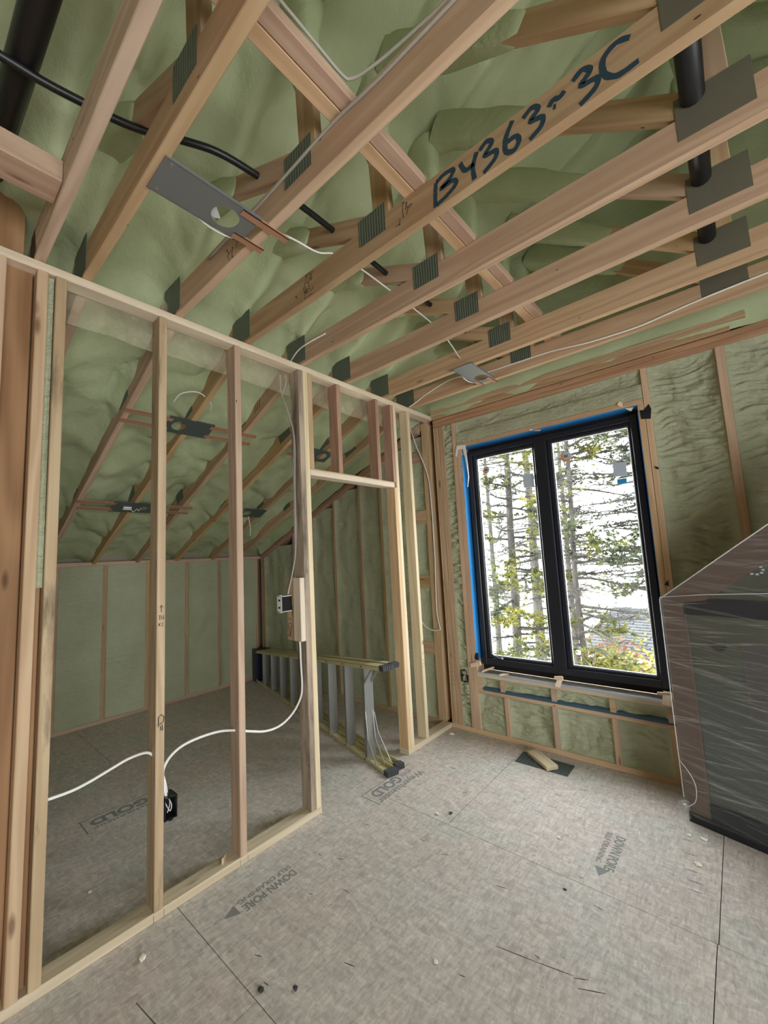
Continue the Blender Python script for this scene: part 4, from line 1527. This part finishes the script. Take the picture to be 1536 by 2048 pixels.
def channel(v0, v1, top, inward, u0=.05, u1=LL):
    m_ = MB()
    t, fl = .005, .030
    for (a, b, c, d) in ((v0, v1, 0, t), (v0, v0 + t, 0, fl), (v1 - t, v1, 0, fl)):
        vv = []
        for u in (u0, u1):
            zt = ztop(u)
            z0, z1 = (c, d) if not top else (zt - d, zt - c)
            vv += [(u, a, z0), (u, b, z0), (u, b, z1), (u, a, z1)]
        m_.add(vv, [(0, 1, 2, 3), (7, 6, 5, 4), (0, 4, 5, 1), (1, 5, 6, 2), (2, 6, 7, 3), (3, 7, 4, 0)])
    return m_


lchild(channel(0, .085, False, 1), 'front_rail', 'fiberglass')
lchild(channel(0, .085, True, 1), 'front_rail', 'fiberglass')
lchild(channel(.105, .165, False, 1, u0=.09), 'rear_rail', 'fiberglass')
lchild(channel(.105, .165, True, 1, u0=.09), 'rear_rail', 'fiberglass')
for top in (False, True):
    for v0, v1, u0 in ((-.003, .088, 0.0), (.102, .168, .04)):
        m_ = MB()
        z0 = ztop(u0) - .034 if top else -.0
        m_.box(u0 + .006, u0 + .055, v0, v1, z0, z0 + .035)
        nn_ = 6
        for k in range(nn_):
            a = v0 + (v1 - v0) * k / nn_
            m_.box(u0, u0 + .007, a + .002, a + (v1 - v0) / nn_ - .003, z0 + .001, z0 + .034)
        lchild(m_, 'rubber_foot', 'rubber')
for k in range(9):
    u = .285 + .305 * k
    m_ = MB()
    zt = ztop(u) - .006
    m_.box(u, u + .0035, .002, .083, .006, zt)
    m_.box(u, u + .026, .002, .005, .006, zt)
    m_.box(u, u + .026, .080, .083, .006, zt)
    for q in range(5):
        m_.box(u - .0015, u, .010 + .014 * q, .014 + .014 * q, .03, zt - .03)
    lchild(m_, 'step', 'alu')
for k in range(4):
    u = .45 + .70 * k
    m_ = MB()
    m_.box(u, u + .02, .125, .145, .006, ztop(u) - .006)
    lchild(m_, 'rear_brace', 'alu')
for v in (.008, .072):
    m_ = MB()
    m_.tube([(.29, v, .36), (.275, v, .22), (.27, v, .16), (.20, v, .07), (.155, v, .015)], .006, 6)
    lchild(m_, 'step_strut', 'alu')
    m_ = MB()
    m_.tube([(.29, v, ztop(.29) - .14), (.17, v, ztop(.17) - .02)], .008, 6)
    lchild(m_, 'step_strut', 'alu')
m_ = MB()
m_.tube([(.288, .083, .34), (.275, .10, .2), (.16, .13, .012)], .006, 6)
lchild(m_, 'step_strut', 'alu')
m_ = MB()
m_.box(LL - .01, LL + .10, -.012, .19, 0.0, .395)
m_.box(LL - .05, LL - .01, -.008, .17, 0.0, .012)
m_.box(LL - .05, LL - .01, -.008, .17, .378, .392)
lchild(m_, 'top_cap', 'cap_blue')
for k in range(8):
    m_ = MB()
    u = .31 + .305 * k
    for top in (False, True):
        z = ztop(u) - .016 if top else .016
        m_.tube([(u, -.003, z), (u, .0, z)], .007, 8)
    lchild(m_, 'rivet', 'steel_dark')

# ------------------------------------------------------------------ wrapped raked window unit on the right
CA = Vector((-.371, 2.851, 0))
CU = Vector((.9617, -.2743, 0)).normalized()
CN = Vector((-.2743, -.9617, 0)).normalized()
# local: x along face, y up, z out of the face
CM = Matrix(((CU.x, 0, CN.x, CA.x), (CU.y, 0, CN.y, CA.y), (0, 1, 0, 0), (0, 0, 0, 1)))
cr = empty('wrapped_window_unit', mat=CM, label='new raked-top window unit wrapped in clear plastic, standing on the floor at the right', cat='window unit')


def cchild(mbx, name, m, smooth=False):
    me = bpy.data.meshes.new(name)
    me.from_pydata(mbx.v, [], mbx.f)
    me.materials.append(M[m] if isinstance(m, str) else m)
    if smooth:
        me.polygons.foreach_set('use_smooth', [True] * len(me.polygons))
    o_ = bpy.data.objects.new(name, me)
    o_.parent = cr
    COL.objects.link(o_)
    return o_


CW, T = 1.05, -.15
sl = .735


def ztp(u):
    return 1.186 + sl * u


def cprism(poly, z0, z1, name, m):
    m_ = MB()
    m_.prism(poly, Matrix.Translation((0, 0, z0)), z1 - z0)
    return cchild(m_, name, m)


cprism([(0.0, .05), (.108, .05), (.108, ztp(.108)), (0, ztp(0))], T, 0.0, 'edge_board', 'bronze')
cprism([(CW - .108, .05), (CW, .05), (CW, ztp(CW)), (CW - .108, ztp(CW - .108))], T, 0.0, 'edge_board', 'bronze')
d = .155
cprism([(.1085, ztp(.1085) - d), (CW - .1085, ztp(CW - .1085) - d), (CW - .1085, ztp(CW - .1085)), (.1085, ztp(.1085))], T, 0.0, 'top_board', 'bronze')
cprism([(.1085, .13), (CW - .1085, .13), (CW - .1085, ztp(CW - .1085) - d), (.1085, ztp(.1085) - d)], T + .04, -.012, 'glass_panel', 'dark_glass')
cprism([(.1085, 1.105), (CW - .1085, 1.105), (CW - .1085, 1.19), (.27, 1.195), (.1085, 1.165)], -.0118, .004, 'meeting_rail', 'frame_black')
cprism([(.1085, .0505), (CW - .1085, .0505), (CW - .1085, .1295), (.1085, .1295)], T, .002, 'bottom_rail', 'frame_black')
cprism([(.006, 0.0), (CW, 0.0), (CW, .05), (.006, .05)], T, .006, 'skid', 'black_tape')
m_ = MB()
m_.prism([(.235 + .036 * cos(pi + k * pi / 14), .965 + .044 * sin(pi + k * pi / 14)) for k in range(15)], Matrix.Translation((0, 0, -.0115)), .001)
cchild(m_, 'half_round_sticker', 'marker')
m_ = MB()
for k in range(9):
    a = k * .7
    m_.box(.43 + .03 * cos(a) - .006, .43 + .03 * cos(a) + .006, 1.345 + .022 * sin(a) - .004, 1.345 + .022 * sin(a) + .004, -.0115, -.0105)
cchild(m_, 'round_sticker', 'label_gray')
m_ = MB()
m_.box(.33, .72, .62, .98, -.0117, -.0112)
cchild(m_, 'glass_reflection', plain('painted_reflection', (0.085, 0.08, 0.078), .5))  # dark rectangle painted as a reflection in the glass
# wrap: one sheet bellied over the face and turned over the top and side
vs_, fs = [], []
nu, nv = 70, 90
for j in range(nv + 1):
    for i in range(nu + 1):
        u = -.006 + (CW + .012) * i / nu
        v = .035 + (ztp(u) + .006 - .035) * j / nv
        z = .010 + .006 * noise.noise(Vector((u * 3, v * 16 + u * 3, 2))) + .004 * noise.noise(Vector((u * 9, v * 30, 5)))
        vs_.append((u, v, z))
for j in range(nv):
    for i in range(nu):
        a = j * (nu + 1) + i
        fs.append((a, a + 1, a + nu + 2, a + nu + 1))
m_ = MB()
m_.add(vs_, fs)
b0 = len(m_.v)
m_.add([(-.006, .035, .010), (-.006, ztp(0), .010), (-.006, ztp(0), T - .006), (-.006, .035, T - .006), (CW, ztp(CW), .010), (CW, ztp(CW), T - .006)], [(0, 1, 2, 3), (1, 4, 5, 2)])
cchild(m_, 'plastic_wrap', 'wrap', True)
# folds and creases of the wrap, edge highlights painted as pale tubes
m_ = MB()
m_.tube([(-.006, ztp(-.006), .012), (.3, ztp(.3) + .004, .012), (CW, ztp(CW) + .006, .012)], .0028, 6)
m_.tube([(-.006, .12, .012), (-.008, .6, .012), (-.006, ztp(-.006), .012)], .0022, 6)
m_.tube([(-.004, 1.192, .014), (.2, 1.216, .015), (.5, 1.236, .014), (CW, 1.25, .014)], .0022, 6)
m_.tube(spline([(-.004, .31, .014), (.04, .26, .02), (.062, .20, .02), (.05, .12, .018), (.0, .07, .014)], 6), .0016, 6)
cchild(m_, 'wrap_fold_highlight', 'wrap_highlight', True)['kind'] = 'stuff'
m_ = MB()
rr = random.Random(3)
for k in range(44):
    v = rr.choice([rr.uniform(.1, .28), rr.uniform(.8, .95), rr.uniform(.2, 1.2), rr.uniform(1.2, 1.45)])
    u0 = rr.uniform(0, .55)
    if v > ztp(u0) - .05:
        continue
    L_ = rr.uniform(.1, .4)
    a = rr.uniform(-.22, .06) if v < 1.2 else rr.uniform(.0, .4)
    m_.tube(spline([(u0, v, .014), (u0 + L_ * .4, v + a * L_ * .5 + rr.uniform(-.01, .01), .016), (u0 + L_, v + a * L_, .014)], 5), rr.uniform(.0004, .0010), 4)
o_ = cchild(m_, 'wrap_creases', film('wrap_crease_film', .22, .25), True)
o_['kind'] = 'stuff'
# loose wrap bunched at the lower left corner
m_ = MB()
vs_, fs = [], []
for j in range(9):
    for i in range(7):
        a = i / 6
        vs_.append((-.03 + .05 * a + .012 * noise.noise(Vector((i, j, 1))), -.0 + .012 * j + .003 * i, .02 + .02 * sin(a * 5 + j) * .6))
for j in range(8):
    for i in range(6):
        a = j * 7 + i
        fs.append((a, a + 1, a + 8, a + 7))
m_.add(vs_, fs)
cchild(m_, 'loose_wrap', film('loose_stretch_wrap', .3, .4), True)

# ------------------------------------------------------------------ floor vent, scrap and crumbs
mb = MB()
mb.add([(-1.388, 2.929, .0015), (-1.026, 2.930, .0015), (-1.027, 3.100, .0015), (-1.30, 3.105, .0015), (-1.35, 3.10, .004), (-1.395, 3.106, .0015), (-1.388, 2.929, 0), (-1.026, 2.93, 0), (-1.027, 3.1, 0), (-1.30, 3.105, 0), (-1.35, 3.10, 0), (-1.395, 3.106, 0)],
       [(0, 1, 2, 3, 4, 5), (11, 10, 9, 8, 7, 6), (0, 6, 7, 1), (1, 7, 8, 2), (5, 11, 6, 0)])
v = mb.thing('floor_vent_cover', M['mesh_dark'], 'dark sheet covering the floor vent below the window', 'vent cover')
mb = MB()
for i in range(12):
    mb.box(-1.37 + .028 * i, -1.366 + .028 * i, 2.935, 3.095, .0015, .003)
mb.build('cover_rib', M['steel_dark'], v)
a, b = Vector((-1.322, 3.102, .017)), Vector((-1.130, 2.955, .017))
o_ = bar('wood_scrap', a, b, .088, .028, (0, 0, 1) if False else (1, 1, 0), M['scrap'], None, .004)
tag(o_, 'pale wood offcut lying on the dark vent cover', 'wood scrap')
o_ = bar('wood_shim', (-2.14, 1.135, .041), (-2.10, 1.10, .05), .03, .008, (0, 0, 1), M['shim'], None, .001)
tag(o_, 'small wood shim lying on the sole plate by the second free stud', 'shim')
crumbs = [(-1.02, 1.36, .008, 'crumb', 'white foam crumb in the open middle of the floor'),
          (-1.5, 2.1, .012, 'crumb', 'pale foam crumb beside a dark one, right of the gold floor stamp'),
          (-1.44, 2.15, .010, 'wire_dark', 'dark crumb of debris right of the gold floor stamp'),
          (-.31, 2.49, .014, 'crumb', 'pale foam flake on the floor nearest the wrapped window unit'),
          (-.30, 2.71, .013, 'crumb', 'pale foam crumb close to the corner of the wrapped window unit'),
          (-.36, 2.70, .010, 'crumb', 'small pale foam crumb by the wall left of the wrapped unit'),
          (-.88, 2.30, .008, 'crumb', 'white foam crumb left of the right-hand DOWN PORE stamp'),
          (-.75, 1.98, .007, 'wire_dark', 'tiny dark crumb just before the long floor seam'),
          (-1.93, .68, .014, 'crumb', 'pale foam crumb on the floor in front of the first free stud'),
          (-1.36, .98, .009, 'wire_dark', 'dark crumb beside the DOWN PORE stamp nearest the camera'),
          (-1.455, .90, .011, 'wire_dark', 'dark crumb where two floor seams meet near the camera'),
          (-2.5, .65, .010, 'crumb', 'pale foam crumb on the floor behind the sole plate, left'),
          (-1.99, 3.06, .018, 'crumb', 'pale foam crumb in the corner at the end of the sole plate')]
rc = random.Random(5)
for x, y, r, m, lab in crumbs:
    bm = bmesh.new()
    bmesh.ops.create_icosphere(bm, subdivisions=1, radius=r)
    for v in bm.verts:
        v.co *= rc.uniform(.7, 1.25)
        v.co.z *= .5
        v.co.x *= 1.3
    z0 = min(v.co.z for v in bm.verts)
    vs_ = [(v.co.x + x, v.co.y + y, v.co.z - z0) for v in bm.verts]
    bm.verts.index_update()
    fs = [tuple(v.index for v in f.verts) for f in bm.faces]
    bm.free()
    top_mesh('floor_crumb', vs_, fs, M[m], lab, 'crumb', 'crumbs on the floor')

# ------------------------------------------------------------------ outdoors
GZ = -4.6
gr = mesh('ground', [(-60, 3.6, GZ), (40, 3.6, GZ), (40, 90, GZ - 1), (-60, 90, GZ - 1)], [(0, 1, 2, 3)], M['ground'])
gr['kind'] = 'structure'


def pine(loc, H, r0, lean, seed, label, nb=40, dens=1.0, blen=2.0, mats=('needles',), zlo=0.5, dirbias=None, cb=1.0):
    rg = random.Random(seed)
    root = empty('pine_tree', loc, label, 'tree', 'pine trees outside the window')
    B = Vector(loc)
    pts, rs = [], []
    for k in range(13):
        t = k / 12
        pts.append(B + Vector((lean[0] * t * H + .06 * noise.noise(Vector((t * 5, seed, 0))), lean[1] * t * H, t * H)))
        rs.append(r0 * (1 - .75 * t))
    tm = MB()
    tm.tube(pts, rs, 10)
    tm.build('trunk', M['bark'], root, smooth=True)
    br, tw = MB(), MB()
    nd = {m_: MB() for m_ in sorted(set(mats))}

    def tuft(p, d, mbn, n_, L_):
        for _ in range(n_):
            q = (d + Vector((rg.gauss(0, .6), rg.gauss(0, .6), rg.gauss(.15, .5)))).normalized()
            s_ = q.orthogonal().normalized()
            s_.rotate(Matrix.Rotation(rg.uniform(0, 6.28), 3, q))
            ll = L_ * rg.uniform(.6, 1.2)
            w2 = .010
            a = len(mbn.v)
            mbn.v += [tuple(p + s_ * w2), tuple(p - s_ * w2), tuple(p + q * ll)]
            mbn.f.append((a, a + 1, a + 2))
    for k in range(nb):
        t = zlo + (1 - zlo) * (k + rg.random()) / nb
        z = t * H
        c = B + Vector((lean[0] * z, lean[1] * z, z))
        ang = rg.uniform(0, 2 * pi) if dirbias is None else rg.gauss(dirbias, .9)
        L_ = blen * rg.uniform(.45, 1.1) * (1.15 - .55 * t)
        d = Vector((cos(ang), sin(ang), rg.uniform(-.15, .2)))
        bp = [c]
        dd = d.copy()
        for s_ in range(6):
            dd = (dd + Vector((rg.gauss(0, .13), rg.gauss(0, .13), rg.gauss(-.01, .09)))).normalized()
            bp.append(bp[-1] + dd * L_ / 6)
        br.tube(bp, [.024 * (1 - i_ / 7) + .005 for i_ in range(7)], 5)
        green = rg.random() < cb
        mn = nd[rg.choice(mats)]
        for s_ in range(1, 7):
            for q in range(5):
                sd = (dd + Vector((rg.gauss(0, .8), rg.gauss(0, .8), rg.gauss(.1, .4)))).normalized()
                p0 = bp[s_]
                tl = rg.uniform(.15, .55) * (1.1 - .08 * s_)
                p1 = p0 + sd * tl * .5 + Vector((rg.gauss(0, .03), rg.gauss(0, .03), rg.gauss(0, .03)))
                p2 = p1 + sd * tl * .5
                br.tube([p0, p1, p2], [.008, .006, .004], 3, cap=False)
                if green and s_ >= 2:
                    for _ in range(max(1, int(2.6 * dens))):
                        f_ = rg.uniform(.2, 1.05)
                        tuft(p0 + (p2 - p0) * f_, sd, mn, int(12 * dens) + 3, .13)
                elif rg.random() < .3:
                    tuft(p2, sd, mn, 6, .10)
    br.build('branches', M['bark'], root)['kind'] = 'stuff'
    for m_ in sorted(set(mats)):
        if nd[m_].f:
            nd[m_].build('needles', M[m_], root)['kind'] = 'stuff'
    return root


pine((-4.05, 9.0, GZ), 11.5, .14, (.022, 0), 3, 'grey-barked pine seen in the middle of the left pane', nb=92, dens=1.0, blen=1.5, mats=('needles', 'needles', 'needles_gray'), zlo=.28, cb=.42)
pine((-5.1, 13.2, GZ), 14, .19, (.012, 0), 8, 'thick dark pine trunk behind, at the right edge of the left pane', nb=60, dens=.9, blen=1.9, mats=('needles_gray', 'needles'), zlo=.30, cb=.25)
pine((-2.45, 8.3, GZ), 11.0, .080, (.012, 0), 14, 'slim pine with lichen-green bark standing in the right pane', nb=80, dens=1.0, blen=1.4, mats=('needles', 'needles', 'needles_gray'), zlo=.34, cb=.36)
pine((-.78, 8.8, GZ), 11.5, .13, (-.01, 0), 21, 'pine half hidden by the right window frame, long bare branches reaching left', nb=88, dens=1.0, blen=2.0, mats=('needles_gray',), zlo=.47, dirbias=3.2, cb=.34)
pine((-9.3, 19.0, GZ), 15, .16, (0, 0), 31, 'distant pine seen low in the left pane, left of the trunks', nb=80, dens=.8, blen=2.0, mats=('needles_gray',), zlo=.2, cb=.25)
pine((-6.1, 20.0, GZ), 15, .16, (.01, 0), 37, 'distant pine seen between the trunks of the two panes', nb=72, dens=.8, blen=2.0, mats=('needles_gray',), zlo=.2, cb=.2)


def shrub(name, loc, r, m, label, seed, n_=1500, up=0.0):
    rg = random.Random(seed)
    root = empty(name, loc, label, 'shrub')
    st, lf = MB(), MB()
    B = Vector(loc)
    for k in range(9):
        d = Vector((rg.gauss(0, .5), rg.gauss(0, .5), 1)).normalized()
        st.tube([B, B + d * (r * .8 + up * .6), B + d * (r * 1.5 + up) + Vector((rg.gauss(0, .2), rg.gauss(0, .2), 0))], [.03, .02, .006], 5)
    for k in range(n_):
        p = B + Vector((rg.gauss(0, .55) * r, rg.gauss(0, .55) * r, up + r * (.9 + rg.gauss(0, .40))))
        q = Vector((rg.gauss(0, 1), rg.gauss(0, 1), rg.gauss(0, 1))).normalized() * .07
        s_ = q.orthogonal() * .5
        a = len(lf.v)
        lf.v += [tuple(p - q), tuple(p + s_), tuple(p + q), tuple(p - s_)]
        lf.f.append((a, a + 1, a + 2, a + 3))
    st.build('stems', M['bark'], root)
    lf.build('leaves', m, root)['kind'] = 'stuff'


shrub('shrub', (-3.25, 14.2, GZ), 0.75, M['shrub_red'], 'reddish shrub in front of the neighbouring house', 2, 420, 1.95)
shrub('shrub', (-2.10, 13.4, GZ), 0.95, M['shrub_yellow'], 'yellow-green shrub at the right foot of the right pane', 4, 900, 1.65)
shrub('shrub', (-3.3, 11.5, GZ), .8, M['needles'], 'low green shrub at the foot of the slim pine', 6, 900)

# neighbouring house: long low gable with shingle courses and lap siding
hr_ = empty('house', (-2.0, 16, GZ), 'low neighbouring house with grey shingle roof and pale siding, seen low in the right pane', 'house')
hm = Matrix.Translation((-4.5, 16.2, 0)) @ Matrix.Rotation(radians(-11), 4, 'Z')
ez = -2.20
Lh = 11.0
for k in range(16):
    m_ = MB()
    z = GZ + .1 + k * .15
    if z > ez:
        break
    vv = [hm @ Vector(p) for p in ((0, 0, z), (Lh, 0, z), (Lh, -.0, z + .15), (0, 0, z + .15), (0, -.02, z), (Lh, -.02, z))]
    m_.add(vv, [(4, 5, 2, 3), (0, 1, 5, 4)])
    m_.build('siding_board', M['siding'], hr_)
m_ = MB()
m_.box(0, Lh, .02, 6, GZ, ez, hm)
m_.build('wall', M['siding'], hr_)
m_ = MB()
for k in range(18):
    a0, a1 = k / 18, (k + 1) / 18
    y0, y1 = -.35 + 3.4 * a0, -.35 + 3.4 * a1
    z0, z1 = ez + .05 + 1.15 * a0, ez + .05 + 1.15 * a1
    nt = 34
    for q in range(nt):
        x0 = -.3 + (Lh + .6) * (q + .5 * (k % 2)) / nt
        x1 = x0 + (Lh + .6) / nt - .015
        dz = .012 * ((q * 7 + k * 3) % 3)
        vv = [hm @ Vector(p) for p in ((x0, y0, z0 + .03 + dz), (x1, y0, z0 + .03 + dz), (x1, y1, z1), (x0, y1, z1), (x0, y0, z0 - .01), (x1, y0, z0 - .01))]
        m_.add(vv, [(0, 1, 2, 3), (4, 5, 1, 0)])
m_.build('roof_shingles', M['shingle'], hr_)['kind'] = 'stuff'
m_ = MB()
vv = [hm @ Vector(p) for p in ((-.3, -.35, ez), (Lh + .3, -.35, ez), (Lh + .3, 3.05, ez + 1.2), (-.3, 3.05, ez + 1.2), (Lh + .3, 6.4, ez), (-.3, 6.4, ez))]
m_.add(vv, [(0, 1, 2, 3), (3, 2, 4, 5)])
m_.build('roof', M['shingle'], hr_)
m_ = MB()
m_.box(-.3, Lh + .3, -.38, -.345, ez - .1, ez + .06, hm)
m_.build('fascia', M['white'], hr_)
m_ = MB()
m_.box(2.45, 3.2, -.03, 0, -4.4, -3.0, hm)
m_.build('house_window', M['frame_black'], hr_)
